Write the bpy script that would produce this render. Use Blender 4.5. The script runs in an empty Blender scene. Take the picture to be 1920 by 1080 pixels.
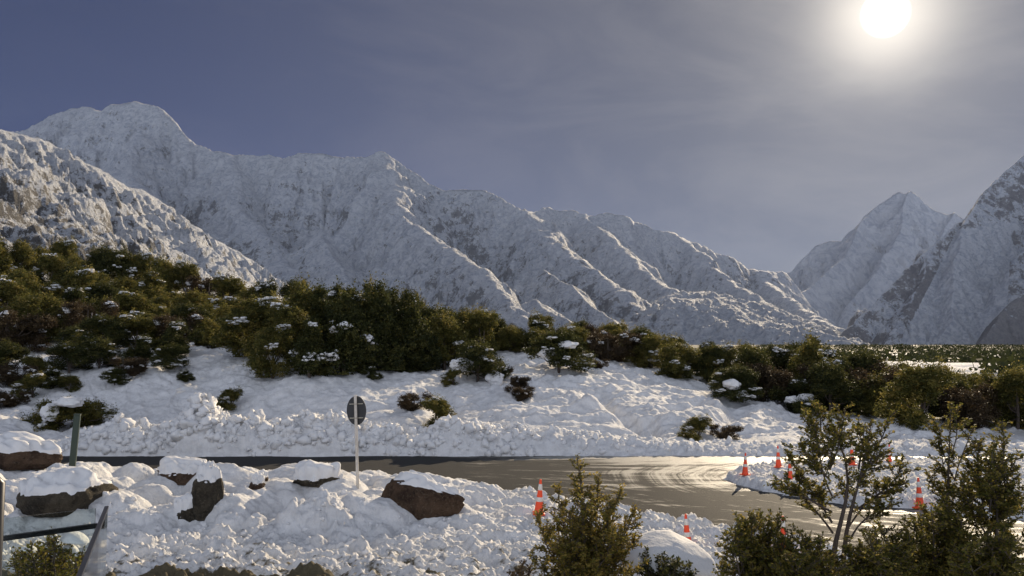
import bpy, math, random
import numpy as np
from mathutils import Vector, noise as mnoise
S = bpy.context.scene
COL = S.collection
# ------------------------------------------------------------------ camera
FPX = 1507.0                      # focal length in pixels of a 1920 px wide frame
PITCH = math.radians(3.985)
CAMZ = 4.4
cd = bpy.data.cameras.new('camera'); cam = bpy.data.objects.new('camera', cd); COL.objects.link(cam)
cam.location = (0, 0, CAMZ); cam.rotation_euler = (math.pi/2 + PITCH, 0, 0)
cd.sensor_width = 36; cd.lens = 36*FPX/1920; cd.clip_start = 0.1; cd.clip_end = 80000
S.camera = cam
# ------------------------------------------------------------------ sky and sun
SUN_AZ, SUN_EL = math.radians(25.5), math.radians(20.8)
SUND = Vector((math.sin(SUN_AZ)*math.cos(SUN_EL), math.cos(SUN_AZ)*math.cos(SUN_EL), math.sin(SUN_EL)))
W = bpy.data.worlds.new('World'); S.world = W; W.use_nodes = True
nt = W.node_tree; nt.nodes.clear(); N = nt.nodes; L = nt.links
sky = N.new('ShaderNodeTexSky'); sky.sky_type = 'NISHITA'; sky.sun_disc = False
sky.sun_elevation = SUN_EL; sky.sun_rotation = SUN_AZ; sky.altitude = 750
sky.air_density = 1.0; sky.dust_density = 0.35; sky.ozone_density = 1.5
hs = N.new('ShaderNodeHueSaturation'); hs.inputs['Saturation'].default_value = 0.80; L.new(sky.outputs[0], hs.inputs['Color'])
gm = N.new('ShaderNodeGamma'); gm.inputs[1].default_value = 0.9; L.new(hs.outputs[0], gm.inputs[0])
tint = N.new('ShaderNodeMix'); tint.data_type = 'RGBA'; tint.blend_type = 'MULTIPLY'; tint.inputs[0].default_value = 1
L.new(gm.outputs[0], tint.inputs[6])
bg = N.new('ShaderNodeBackground'); bg.inputs[1].default_value = 0.05; L.new(tint.outputs[2], bg.inputs[0])
tc = N.new('ShaderNodeTexCoord')
dt = N.new('ShaderNodeVectorMath'); dt.operation = 'DOT_PRODUCT'; L.new(tc.outputs['Generated'], dt.inputs[0]); dt.inputs[1].default_value = SUND
def M_(op, a, b=None, c=None):
    n = N.new('ShaderNodeMath'); n.operation = op
    for i, v in enumerate((a, b, c)):
        if v is None: continue
        if isinstance(v, (int, float)): n.inputs[i].default_value = v
        else: L.new(v, n.inputs[i])
    return n.outputs[0]
d0 = M_('MAXIMUM', dt.outputs['Value'], 0.0)
tm = N.new('ShaderNodeMix'); tm.data_type = 'RGBA'; L.new(M_('POWER', d0, 5.0), tm.inputs[0]); tm.inputs[6].default_value = (.11, .165, .41, 1); tm.inputs[7].default_value = (.165, .19, .265, 1); L.new(tm.outputs[2], tint.inputs[7])
aure = M_('ADD', M_('MULTIPLY', M_('POWER', d0, 600.0), 0.60), M_('ADD', M_('MULTIPLY', M_('POWER', d0, 90.0), 0.13), M_('MULTIPLY', M_('POWER', d0, 5.0), 0.075)))
mr = N.new('ShaderNodeMapRange'); mr.interpolation_type = 'SMOOTHSTEP'; L.new(dt.outputs['Value'], mr.inputs[0])
mr.inputs[1].default_value = math.cos(math.radians(1.5)); mr.inputs[2].default_value = math.cos(math.radians(.7))
mr.inputs[3].default_value = 0; mr.inputs[4].default_value = 4.0
cn = N.new('ShaderNodeTexNoise'); cn.inputs['Scale'].default_value = 3.2; cn.inputs['Detail'].default_value = 6; cn.inputs['Roughness'].default_value = .62; cn.inputs['Distortion'].default_value = .7
cm = N.new('ShaderNodeMapping'); cm.inputs['Scale'].default_value = (1, 1.2, 3.0); cm.inputs['Rotation'].default_value = (.3, .35, .2); L.new(tc.outputs['Generated'], cm.inputs[0]); L.new(cm.outputs[0], cn.inputs['Vector'])
wisp = M_('MULTIPLY', M_('SUBTRACT', cn.outputs['Fac'], .42), M_('MULTIPLY', M_('POWER', d0, 5.0), .22))
aure = M_('ADD', aure, M_('MAXIMUM', wisp, 0.0))
tot = M_('ADD', aure, mr.outputs[0])
# sky behind the camera (north) brightened, an added fill for the shaded faces
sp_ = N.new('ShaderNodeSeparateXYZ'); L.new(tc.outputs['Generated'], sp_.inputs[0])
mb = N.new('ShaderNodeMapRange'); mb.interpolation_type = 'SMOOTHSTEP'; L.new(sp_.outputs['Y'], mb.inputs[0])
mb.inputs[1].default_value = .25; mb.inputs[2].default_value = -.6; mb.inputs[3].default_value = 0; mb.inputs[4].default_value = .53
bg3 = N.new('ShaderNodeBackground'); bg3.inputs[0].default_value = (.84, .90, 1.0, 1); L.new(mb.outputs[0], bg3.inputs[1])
bg2 = N.new('ShaderNodeBackground'); bg2.inputs[0].default_value = (1.0, 0.9, 0.74, 1); L.new(tot, bg2.inputs[1])
ad = N.new('ShaderNodeAddShader'); L.new(bg.outputs[0], ad.inputs[0]); L.new(bg2.outputs[0], ad.inputs[1])
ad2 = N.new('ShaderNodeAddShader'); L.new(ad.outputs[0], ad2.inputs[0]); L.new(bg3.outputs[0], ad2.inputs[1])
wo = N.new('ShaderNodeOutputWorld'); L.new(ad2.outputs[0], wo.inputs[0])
sd = bpy.data.lights.new('sun', 'SUN'); sd.energy = 5.0; sd.angle = math.radians(0.5); sd.color = (1.0, 0.82, 0.58)
so = bpy.data.objects.new('sun', sd); COL.objects.link(so); so.rotation_euler = (-SUND).to_track_quat('-Z', 'Y').to_euler()
S.view_settings.view_transform = 'Standard'; S.view_settings.look = 'None'
S.view_settings.exposure = 0.50; S.view_settings.gamma = 1
S.cycles.use_denoising = True
S.cycles.max_bounces = 6; S.cycles.diffuse_bounces = 3; S.cycles.glossy_bounces = 2; S.cycles.transmission_bounces = 4
S.cycles.volume_bounces = 0; S.cycles.transparent_max_bounces = 12; S.cycles.caustics_reflective = False; S.cycles.caustics_refractive = False
S.cycles.sample_clamp_indirect = 4

# ------------------------------------------------------------------ helpers
def ray(px, py):
    a, b = (px-960)/FPX, (540-py)/FPX
    c, s = math.cos(PITCH), math.sin(PITCH)
    return a, c - b*s, s + b*c
def P3(px, py, Y):
    a, f, u = ray(px, py); t = Y/f
    return (a*t, Y, CAMZ + u*t)
def PZ(px, py, z=0.0):
    a, f, u = ray(px, py); t = (z-CAMZ)/u
    return (a*t, f*t)
def ss(a, b, x):
    t = np.clip((x-a)/(b-a), 0, 1); return t*t*(3-2*t)
def _h(ix, iy, seed):
    h = (ix.astype(np.int64)*374761393 + iy.astype(np.int64)*668265263 + seed*974634777) & 0x7fffffff
    h = ((h ^ (h >> 13))*1274126177) & 0x7fffffff
    return (h ^ (h >> 16)) & 1023
_A = np.arange(1024)*(2*np.pi/1024); _GX, _GY = np.cos(_A), np.sin(_A)
def pn(x, y, seed=0):
    ix = np.floor(x); iy = np.floor(y); fx = x-ix; fy = y-iy
    ux = fx*fx*fx*(fx*(fx*6-15)+10); uy = fy*fy*fy*(fy*(fy*6-15)+10)
    def g(dx, dy):
        k = _h(ix+dx, iy+dy, seed); return _GX[k]*(fx-dx) + _GY[k]*(fy-dy)
    a = g(0, 0); b = g(1, 0); c = g(0, 1); d = g(1, 1)
    return 1.5*((a+(b-a)*ux)*(1-uy) + (c+(d-c)*ux)*uy)
def fbm(x, y, o=4, seed=0, g=.5):
    r = 0; a = 1
    for i in range(o): r = r + a*pn(x, y, seed+i*17); x = x*2.03+5.1; y = y*2.03+1.7; a *= g
    return r
def billow(x, y, o=4, seed=0, g=.5):
    r = 0; a = 1
    for i in range(o): r = r + a*np.abs(pn(x, y, seed+i*17)); x = x*2.03+5.1; y = y*2.03+1.7; a *= g
    return r
def ridged(x, y, o=4, seed=0, g=.5):
    r = 0; a = 1
    for i in range(o): r = r + a*(1-2*np.abs(pn(x, y, seed+i*17))); x = x*2.03+5.1; y = y*2.03+1.7; a *= g
    return r
def mesh_np(name, v, f, mat, parent=None, smooth=True, attrs=None, fn=4):
    me = bpy.data.meshes.new(name); v = np.asarray(v, np.float32); f = np.asarray(f, np.int32)
    me.vertices.add(len(v)); me.vertices.foreach_set('co', v.ravel())
    me.loops.add(f.size); me.loops.foreach_set('vertex_index', f.ravel())
    me.polygons.add(len(f)); me.polygons.foreach_set('loop_start', np.arange(0, f.size, fn, dtype=np.int32))
    me.polygons.foreach_set('use_smooth', np.full(len(f), smooth, dtype=bool))
    me.update(calc_edges=True)
    for k, a in (attrs or {}).items():
        at = me.attributes.new(k, 'FLOAT', 'POINT'); at.data.foreach_set('value', np.asarray(a, np.float32).ravel())
    if mat: me.materials.append(mat)
    o = bpy.data.objects.new(name, me); COL.objects.link(o)
    if parent: o.parent = parent
    return o
def grid_faces(nr, nc):
    i = np.arange((nr-1)*(nc-1)); r = i//(nc-1); c = i % (nc-1); a = r*nc+c
    return np.stack([a, a+1, a+nc+1, a+nc], 1)
def mesh_py(name, v, f, mat, parent=None, smooth=False):
    me = bpy.data.meshes.new(name); me.from_pydata([tuple(p) for p in v], [], f); me.materials.append(mat)
    if smooth: me.polygons.foreach_set('use_smooth', [True]*len(me.polygons))
    me.update(); o = bpy.data.objects.new(name, me); COL.objects.link(o)
    if parent: o.parent = parent
    return o
def tag(o, label=None, cat=None, group=None, kind=None):
    if label: o['label'] = label
    if cat: o['category'] = cat
    if group: o['group'] = group
    if kind: o['kind'] = kind
    return o
def thing(name, label, cat, loc=(0, 0, 0), rz=0, group=None):
    o = bpy.data.objects.new(name, None); COL.objects.link(o); o.location = loc; o.rotation_euler = (0, 0, rz); o.empty_display_size = .2
    return tag(o, label, cat, group)

# ------------------------------------------------------------------ materials
class NT:
    def __init__(s, name):
        s.m = bpy.data.materials.new(name); s.m.use_nodes = True; s.t = s.m.node_tree; s.N = s.t.nodes; s.L = s.t.links
        s.b = s.N['Principled BSDF']; s.out = s.N['Material Output']
        s.co = s.N.new('ShaderNodeTexCoord')
    def set(s, inp, v):
        if hasattr(v, 'is_output') or isinstance(v, bpy.types.NodeSocket): s.L.new(v, inp)
        else: inp.default_value = v
    def noise(s, scale, det=6, rough=.6, vec=None, stretch=None, dist=0):
        n = s.N.new('ShaderNodeTexNoise'); n.inputs['Scale'].default_value = scale; n.inputs['Detail'].default_value = det
        n.inputs['Roughness'].default_value = rough; n.inputs['Distortion'].default_value = dist
        v = vec or s.co.outputs['Object']
        if stretch:
            mp = s.N.new('ShaderNodeMapping'); mp.inputs['Scale'].default_value = stretch[:3]
            if len(stretch) > 3: mp.inputs['Rotation'].default_value = (0, 0, stretch[3])
            s.L.new(v, mp.inputs[0]); v = mp.outputs[0]
        s.L.new(v, n.inputs['Vector']); return n.outputs['Fac']
    def math(s, op, a, b=0.0, clamp=False):
        n = s.N.new('ShaderNodeMath'); n.operation = op; n.use_clamp = clamp; s.set(n.inputs[0], a); s.set(n.inputs[1], b); return n.outputs[0]
    def step(s, v, a, b, lo=0.0, hi=1.0):
        n = s.N.new('ShaderNodeMapRange'); n.interpolation_type = 'SMOOTHSTEP'; s.set(n.inputs[0], v); s.set(n.inputs[1], a); s.set(n.inputs[2], b)
        n.inputs[3].default_value = lo; n.inputs[4].default_value = hi; return n.outputs[0]
    def mix(s, f, a, b):
        n = s.N.new('ShaderNodeMix'); n.data_type = 'RGBA'; s.set(n.inputs[0], f); s.set(n.inputs[6], a); s.set(n.inputs[7], b); return n.outputs[2]
    def attr(s, name):
        n = s.N.new('ShaderNodeAttribute'); n.attribute_name = name; return n.outputs['Fac']
    def bump(s, h, strength=.5, dist=.05, prev=None):
        n = s.N.new('ShaderNodeBump'); n.inputs['Strength'].default_value = strength; n.inputs['Distance'].default_value = dist
        s.L.new(h, n.inputs['Height'])
        if prev: s.L.new(prev, n.inputs['Normal'])
        return n.outputs[0]
    def fin(s, col=None, rough=None, normal=None, spec=None, metal=None):
        if col is not None: s.set(s.b.inputs['Base Color'], col)
        if rough is not None: s.set(s.b.inputs['Roughness'], rough)
        if normal is not None: s.set(s.b.inputs['Normal'], normal)
        if spec is not None: s.b.inputs['Specular IOR Level'].default_value = spec
        if metal is not None: s.b.inputs['Metallic'].default_value = metal
        return s.m
def rgb(r, g, b): return (r, g, b, 1)

def mat_mountain(name, snow, rock, sc, lo, hi, bdist, streak=None, cap=.72):
    t = NT(name); g = t.N.new('ShaderNodeNewGeometry')
    sx = t.N.new('ShaderNodeSeparateXYZ'); t.L.new(g.outputs['Normal'], sx.inputs[0])
    n1 = t.noise(sc, 9, .66, stretch=streak, dist=.6); n2 = t.noise(sc*7, 6, .65)
    v = t.math('ADD', n1, t.math('MULTIPLY', n2, .45)); v = t.math('ADD', v, t.attr('rock'))
    v = t.math('ADD', t.math('SUBTRACT', v, t.math('MULTIPLY', sx.outputs['Z'], .34)), .075)
    f = t.math('MULTIPLY', t.step(v, lo, hi), cap)
    rc = t.mix(n2, rock, rgb(rock[0]*1.9, rock[1]*1.8, rock[2]*1.7))
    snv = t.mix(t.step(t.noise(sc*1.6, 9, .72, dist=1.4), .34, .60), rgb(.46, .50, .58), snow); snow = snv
    nb = t.bump(t.math('ADD', t.noise(sc*2.2, 10, .74), t.math('MULTIPLY', n2, .5)), 1.0, bdist*1.6)
    return t.fin(t.mix(f, snow, rc), .75, nb, .2)
SNOW_M = rgb(.80, .82, .86)
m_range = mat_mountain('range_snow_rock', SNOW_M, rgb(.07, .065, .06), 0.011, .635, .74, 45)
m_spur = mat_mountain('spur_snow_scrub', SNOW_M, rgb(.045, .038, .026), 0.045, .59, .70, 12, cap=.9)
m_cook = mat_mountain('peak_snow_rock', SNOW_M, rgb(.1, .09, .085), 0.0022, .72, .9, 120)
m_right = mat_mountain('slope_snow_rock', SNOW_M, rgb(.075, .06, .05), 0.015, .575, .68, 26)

def mat_snow(name='snow', sc=1.0, bd=.03):
    t = NT(name)
    h = t.math('ADD', t.noise(9*sc, 6, .6), t.math('MULTIPLY', t.noise(38*sc, 4, .6), .35))
    c = t.mix(t.noise(1.1*sc, 4), rgb(.70, .695, .69), rgb(.81, .805, .80))
    t.b.inputs['Subsurface Weight'].default_value = 0.0
    return t.fin(c, .75, t.bump(h, .6, bd), .12)
m_snow = mat_snow()
t = NT('ground_snow')
dirt = t.attr('dirt')
h = t.math('ADD', t.noise(7, 6, .62), t.math('MULTIPLY', t.noise(30, 5, .65), .4))
far = t.attr('far')
dn = t.step(t.math('ADD', t.math('MULTIPLY', t.noise(3.1, 7, .7, stretch=(.6, 1.5, 1)), 1.0), t.math('MULTIPLY', dirt, .6)), .72, .86)
dc = t.mix(t.noise(25, 5), rgb(.06, .05, .03), rgb(.19, .16, .10))
fn_ = t.step(t.math('ADD', t.noise(.02, 8, .7, stretch=(.5, 1.6, 1)), t.math('MULTIPLY', far, .25)), .62, .7)
sc_ = t.mix(t.step(t.noise(2.2, 8, .7), .35, .65), rgb(.66, .655, .65), rgb(.82, .815, .81))
sc_ = t.mix(t.math('MULTIPLY', fn_, t.step(far, .05, .3)), sc_, rgb(.045, .045, .03))
m_ground = t.fin(t.mix(dn, sc_, dc), .78, t.bump(h, 1.0, .07), .1)

t = NT('icy_asphalt')
st = t.noise(.9, 8, .78, stretch=(.28, 2.2, 1, .10), dist=1.2)
ln_ = t.attr('lane'); cx_ = t.N.new('ShaderNodeCombineXYZ'); sx_ = t.N.new('ShaderNodeSeparateXYZ'); t.L.new(t.co.outputs['Object'], sx_.inputs[0])
t.L.new(t.math('MULTIPLY', ln_, 1.0), cx_.inputs[1]); t.L.new(t.math('MULTIPLY', sx_.outputs['X'], .10), cx_.inputs[0])
st2 = t.noise(2.4, 9, .74, vec=cx_.outputs[0], dist=.45)
sl = t.attr('slush')
v = t.math('ADD', t.math('MULTIPLY', t.math('ADD', st, st2), .5), sl)
f = t.step(v, .47, .57)
asp = t.mix(t.noise(40, 5, .7), rgb(.034, .034, .034), rgb(.078, .076, .072))
slc = t.mix(t.noise(12, 6, .7), rgb(.20, .18, .15), rgb(.56, .55, .51))
rr = t.math('ADD', t.math('MULTIPLY', f, -.34), .82)
t.set(t.b.inputs['Specular IOR Level'], t.math('ADD', t.math('MULTIPLY', t.attr('wet'), .22), .03))  # specular raised towards the right to put sun glare into the surface
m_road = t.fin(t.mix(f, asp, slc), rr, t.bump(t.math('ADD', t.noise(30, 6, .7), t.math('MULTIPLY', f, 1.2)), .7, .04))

def mat_rock(name, c1, c2, sc=2.0):
    t = NT(name); n = t.noise(sc, 9, .7, dist=.5); n2 = t.noise(sc*9, 6, .7)
    c = t.mix(t.step(n, .35, .65), c1, c2); c = t.mix(t.step(n2, .52, .72, 0, .6), c, rgb(.26, .21, .15)); c = t.mix(t.step(t.noise(sc*3, 8, .75), .56, .66), c, rgb(.02, .017, .013))
    return t.fin(c, .85, t.bump(t.math('ADD', n, t.math('MULTIPLY', n2, .5)), 1.0, .25), .2)
m_rock = mat_rock('boulder_rock', rgb(.05, .030, .020), rgb(.15, .095, .06))
m_rock_dark = mat_rock('dark_boulder_rock', rgb(.04, .034, .026), rgb(.12, .10, .07))

def mat_leaf(name, stops, trans=.35):
    t = NT(name); r = t.N.new('ShaderNodeValToRGB'); e = r.color_ramp.elements
    e[0].position = 0; e[0].color = stops[0]; e[1].position = 1; e[1].color = stops[-1]
    for i, c in enumerate(stops[1:-1]): x = e.new((i+1)/(len(stops)-1)); x.color = c
    t.L.new(t.attr('tone'), r.inputs[0])
    t.b.inputs['Base Color'].default_value = (1, 1, 1, 1); t.L.new(r.outputs[0], t.b.inputs['Base Color'])
    t.b.inputs['Roughness'].default_value = .6; t.b.inputs['Specular IOR Level'].default_value = .12
    tr = t.N.new('ShaderNodeBsdfTranslucent'); t.L.new(r.outputs[0], tr.inputs[0])
    mx = t.N.new('ShaderNodeMixShader'); mx.inputs[0].default_value = trans
    t.L.new(t.b.outputs[0], mx.inputs[1]); t.L.new(tr.outputs[0], mx.inputs[2]); t.L.new(mx.outputs[0], t.out.inputs[0])
    return t.m
m_leaf = mat_leaf('beech_leaf', [rgb(.034, .038, .014), rgb(.09, .092, .026), rgb(.18, .16, .042), rgb(.26, .20, .06)], .45)
m_leaf_dark = mat_leaf('dark_leaf', [rgb(.020, .026, .012), rgb(.055, .062, .020), rgb(.13, .12, .036)], .4)
m_leaf_near = mat_leaf('near_leaf', [rgb(.028, .034, .010), rgb(.08, .084, .02), rgb(.18, .16, .035), rgb(.30, .22, .06)], .5)
m_leaf_brown = mat_leaf('brown_leaf', [rgb(.03, .022, .014), rgb(.07, .05, .03), rgb(.11, .08, .04)], .3)
t = NT('bark'); n = t.noise(18, 6, .7, stretch=(1, 1, .25)); m_bark = t.fin(t.mix(n, rgb(.035, .025, .018), rgb(.14, .11, .09)), .85, t.bump(n, .7, .01))
t = NT('pale_bark'); n = t.noise(18, 6, .7, stretch=(1, 1, .25)); m_bark_pale = t.fin(t.mix(n, rgb(.12, .10, .09), rgb(.32, .28, .25)), .85, t.bump(n, .7, .01))
t = NT('cone_orange'); n = t.noise(14, 6, .7); m_orange = t.fin(t.mix(t.step(n, .5, .8, 0, .5), rgb(.85, .075, .015), rgb(.45, .06, .03)), .45)
t = NT('cone_band_white'); n = t.noise(22, 6, .7); m_band = t.fin(t.mix(t.step(n, .45, .75, 0, .6), rgb(.72, .70, .66), rgb(.33, .31, .28)), .4)
t = NT('green_post_paint'); n = t.noise(6, 6, .7, stretch=(1, 1, .3)); m_post = t.fin(t.mix(n, rgb(.018, .035, .022), rgb(.035, .055, .04)), .45)
t = NT('sign_back'); n = t.noise(8, 6, .7); m_signback = t.fin(t.mix(n, rgb(.02, .021, .024), rgb(.06, .06, .062)), .55, metal=.3)
t = NT('pole_paint'); n = t.noise(9, 6, .7, stretch=(1, 1, .3)); m_pole = t.fin(t.mix(t.step(n, .4, .7), rgb(.62, .58, .52), rgb(.42, .38, .33)), .5)
t = NT('bracket_metal'); n = t.noise(12, 5); m_brk = t.fin(t.mix(n, rgb(.3, .28, .22), rgb(.5, .46, .38)), .4, metal=.7)
t = NT('dark_rail_metal'); n = t.noise(12, 5); m_rail = t.fin(t.mix(n, rgb(.02, .021, .024), rgb(.045, .045, .05)), .35, metal=.5)
t = NT('balcony_glass')
gl = t.N.new('ShaderNodeBsdfGlossy'); gl.inputs['Roughness'].default_value = .04
tp = t.N.new('ShaderNodeBsdfTransparent'); tp.inputs[0].default_value = (.86, .89, .87, 1)
fr = t.N.new('ShaderNodeFresnel'); fr.inputs[0].default_value = 1.3
mx = t.N.new('ShaderNodeMixShader'); t.L.new(fr.outputs[0], mx.inputs[0]); t.L.new(tp.outputs[0], mx.inputs[1]); t.L.new(gl.outputs[0], mx.inputs[2])
t.L.new(mx.outputs[0], t.out.inputs[0]); m_glass = t.m

# ------------------------------------------------------------------ mountains
def jitter_poly(pts, sub, amp, rs):
    """pts 3D; refine by midpoint displacement so a crest line is broken like rock."""
    pts = [np.array(p, float) for p in pts]
    for it in range(sub):
        out = [pts[0]]
        for a, b in zip(pts[:-1], pts[1:]):
            m = (a+b)/2; ln = np.linalg.norm(b-a)
            m = m + np.array([rs.normal(0, amp*.6*ln), rs.normal(0, amp*.6*ln), rs.normal(0, amp*ln)])
            out += [m, b]
        pts = out
    return np.array(pts)
def mountain(name, label, mat, ridges, u0, u1, nu, d0, d1, nd, k=.75, L0=9000., gw=420., ga=.16, seed=1, rockf=None, base=None, terr=0):
    rs = np.random.RandomState(seed)
    u = np.linspace(u0, u1, nu); d = d0*(d1/d0)**np.linspace(0, 1, nd)
    D, U = np.meshgrid(d, u, indexing='ij'); X = U*D; Y = D
    X = X.ravel(); Y = Y.ravel()
    wl = gw*1.6
    wx = X; wy = Y; wn = gw*.55*fbm(X/wl, Y/wl, 4, seed+3, .55)
    H = np.full(len(X), -1e9); CR = np.zeros(len(X))
    for ri, R in enumerate(ridges):
        opt = R[0] if isinstance(R[0], dict) else {}
        pts = R[1:] if opt else R
        kk = opt.get('k', k); cc = opt.get('c', 4.); gA = opt.get('ga', ga)
        P = jitter_poly([P3(a, b, c*1000) for a, b, c in pts], opt.get('sub', 3), opt.get('j', .03), rs)
        best = np.full(len(X), -1e9); sa = np.zeros(len(X)); dd = np.zeros(len(X)); acc = 0.
        for a, b in zip(P[:-1], P[1:]):
            e = b[:2]-a[:2]; l2 = max(e@e, 1e-6); l = math.sqrt(l2)
            tt = np.clip(((wx-a[0])*e[0]+(wy-a[1])*e[1])/l2, 0, 1)
            dist = np.hypot(wx-a[0]-tt*e[0], wy-a[1]-tt*e[1])
            z = a[2]+tt*(b[2]-a[2]) - kk*(np.sqrt(np.maximum(dist+wn*np.minimum(dist/(gw*1.3), 1), 0)**2+cc*cc)-cc)/(1+dist/L0) - .28*(np.sqrt(dist*dist+cc*cc)-cc)
            m = z > best
            best[m] = z[m]; sa[m] = (acc+tt*l)[m]; dd[m] = dist[m]; acc += l
        amp = gw*gA*1.4*np.minimum(dd/(gw*.9)+.04, 1.0)
        sd_ = seed+ri*31
        fl = ridged(sa/gw, dd/(gw*3.5), 4, sd_, .55)
        fl2 = ridged(sa/(gw*.23)+.4*fl, dd/(gw*.8), 3, sd_+9, .55)
        h = best + amp*(fl-1.4)*.8 + amp*.38*(fl2-1.2)
        m = h > H; H[m] = h[m]; CR[m] = dd[m]
    if terr:
        s_ = H/300+.9*fbm(X/1500, Y/1500, 3, seed+55); fr = s_-np.floor(s_)
        H += terr*(ss(.30, .70, fr)-fr)*(.15+.85*ss(900, 1400, H))*np.minimum(CR/500, 1)
    H += gw*(.045*ridged(X/(gw*.30), Y/(gw*.42), 5, seed+77, .6)-.03)*np.minimum(CR/(gw*.3)+.12, 1)
    if base is not None: H = np.maximum(H, base(X, Y))
    H = np.maximum(H, -60)
    Z = H
    px = 960+FPX*X/(Y*math.cos(PITCH)); py = 540-FPX*(np.arctan2(Z-CAMZ, Y)-PITCH)
    rk = rockf(X, Y, Z, px, py) if rockf else np.zeros(len(X))
    o = mesh_np(name, np.stack([X, Y, Z], 1), grid_faces(nd, nu), mat, attrs={'rock': rk})
    tag(o, label, kind='structure'); return o
# far main range
R = []
R.append([{'j': .035, 'sub': 3, 'k': 1.25}, (-60, 262, 8.6), (30, 246, 8.4), (70, 232, 8.3), (100, 214, 8.2), (130, 204, 8.1), (155, 200, 8.1), (178, 204, 8), (190, 207, 8), (200, 199, 8), (225, 194, 8), (250, 189, 8), (275, 193, 8), (300, 201, 7.9), (322, 222, 7.9), (345, 250, 7.8), (368, 271, 7.8), (400, 284, 7.7), (440, 290, 7.7), (480, 291, 7.6), (505, 288, 7.6), (530, 297, 7.6), (560, 287, 7.5), (600, 286, 7.5), (640, 295, 7.5), (680, 293, 7.4), (700, 288, 7.4), (716, 284, 7.4), (742, 299, 7.4), (780, 325, 7.3), (830, 357, 7.3), (870, 355, 7.3), (910, 357, 7.3), (940, 370, 7.2), (985, 395, 7.1)])
R.append([{'j': .05, 'sub': 3, 'k': 1.25}, (985, 395, 7.1), (1003, 397, 8), (1030, 387, 8.2), (1050, 396, 8.2), (1075, 394, 8.2), (1090, 402, 8.2), (1140, 398, 8.3), (1170, 404, 8.3), (1210, 420, 8.5), (1242, 433, 8.5), (1260, 435, 8.6), (1277, 445, 8.8), (1310, 456, 9), (1340, 474, 9.3), (1365, 478, 9.4), (1385, 489, 9.6), (1410, 504, 10), (1440, 507, 10.5), (1475, 512, 11)])
sp = {'j': .035, 'sub': 3, 'k': .85, 'c': 75.}
R.append([sp, (716, 284, 7.4), (735, 345, 7.0), (750, 398, 6.3), (790, 430, 5.9), (830, 460, 5.6), (880, 490, 5.2), (930, 540, 4.8), (990, 603, 4.3), (1020, 640, 4.0)])
R.append([sp, (985, 395, 7.1), (1012, 432, 6.7), (1060, 470, 6.3), (1100, 500, 5.9), (1150, 538, 5.5), (1190, 572, 5.1), (1235, 600, 4.8)])
R.append([sp, (1090, 402, 8.2), (1160, 465, 7.2), (1190, 497, 6.9), (1230, 530, 6.4), (1290, 570, 5.9), (1345, 612, 5.4)])
R.append([sp, (1277, 445, 8.8), (1330, 500, 8), (1400, 545, 7.2), (1470, 585, 6.7), (1545, 620, 6.2)])
R.append([sp, (1410, 504, 10), (1470, 555, 8.6), (1520, 590, 7.9), (1575, 615, 7.3)])
R.append([{'j': .03, 'sub': 2, 'k': .5}, (1020, 505, 5.6), (1060, 530, 5.2), (1100, 565, 4.8), (1150, 600, 4.5)])
R.append([{'j': .03, 'sub': 2, 'k': .45}, (1000, 560, 4.7), (1035, 585, 4.4), (1080, 615, 4.1)])
R.append([sp, (430, 290, 7.6), (440, 360, 7.0), (480, 420, 6.4), (540, 500, 5.6), (600, 570, 5.0)])
R.append([sp, (265, 246, 7.6), (240, 290, 7.2), (250, 340, 6.8), (330, 420, 6.2), (420, 520, 5.4)])
R.append([{'j': .03, 'sub': 2, 'k': .5}, (600, 440, 6.0), (640, 500, 5.4), (690, 560, 4.9), (740, 610, 4.4)])
R.append([{'j': .02, 'sub': 2, 'k': .28, 'ga': .04, 'c': 260.}, (1295, 560, 4.9), (1340, 585, 4.6), (1390, 606, 4.3), (1500, 618, 4.1)])
R.append([{'j': .02, 'sub': 2, 'k': .30, 'ga': .04, 'c': 230.}, (1310, 547, 5.8), (1350, 560, 5.7), (1405, 572, 5.6)])
def rk_range(X, Y, Z, px, py):
    r = -.01+.13*fbm(X/900, Y/900, 3, 61); r -= .09*ss(600, 1500, Z)
    r += .05*ss(520, 600, py); r -= .14*ss(1240, 1300, px)*ss(535, 550, py); return r
mountain('mountain_range', 'long snow covered mountain range in shade with sunlit spur crests', m_range, R, -.80, .50, 900, 3600, 12500, 420, seed=4, gw=520, ga=.24, L0=5000., terr=190., rockf=rk_range)
# near left spur
R = [[{'j': .03, 'sub': 4, 'k': .50}, (-420, 60, 1.75), (-150, 180, 2.15), (0, 240, 2.5), (50, 256, 2.6), (80, 262, 2.68), (130, 290, 2.8), (200, 325, 3.0), (280, 365, 3.25), (350, 418, 3.55), (420, 458, 3.85), (480, 497, 4.15), (535, 530, 4.45), (640, 600, 5.0)],
     [{'j': .03, 'sub': 3, 'k': .45}, (-200, 190, 1.95), (0, 268, 2.3), (60, 310, 2.45), (130, 360, 2.65), (210, 420, 2.9), (300, 480, 3.2), (370, 525, 3.5)],
     [{'j': .03, 'sub': 3, 'k': .45}, (130, 290, 2.8), (190, 360, 2.95), (250, 400, 3.15), (330, 460, 3.5), (420, 515, 3.9)],
     [{'j': .03, 'sub': 3, 'k': .45}, (200, 325, 3.0), (290, 395, 3.3), (370, 455, 3.65), (450, 510, 4.0)],
     [{'j': .03, 'sub': 3, 'k': .45}, (-200, 250, 1.6), (0, 338, 1.95), (80, 380, 2.1), (160, 430, 2.35), (250, 490, 2.7)],
     [{'j': .03, 'sub': 3, 'k': .45}, (-200, 330, 1.35), (0, 415, 1.6), (80, 450, 1.75), (160, 490, 1.95)]]
def rk_spur(X, Y, Z, px, py):
    n = fbm(X/160, Y/160, 3, 9)
    line = 240+px*.55
    return -.05 + .13*ss(30, 150, py-line)+.06*n
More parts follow.
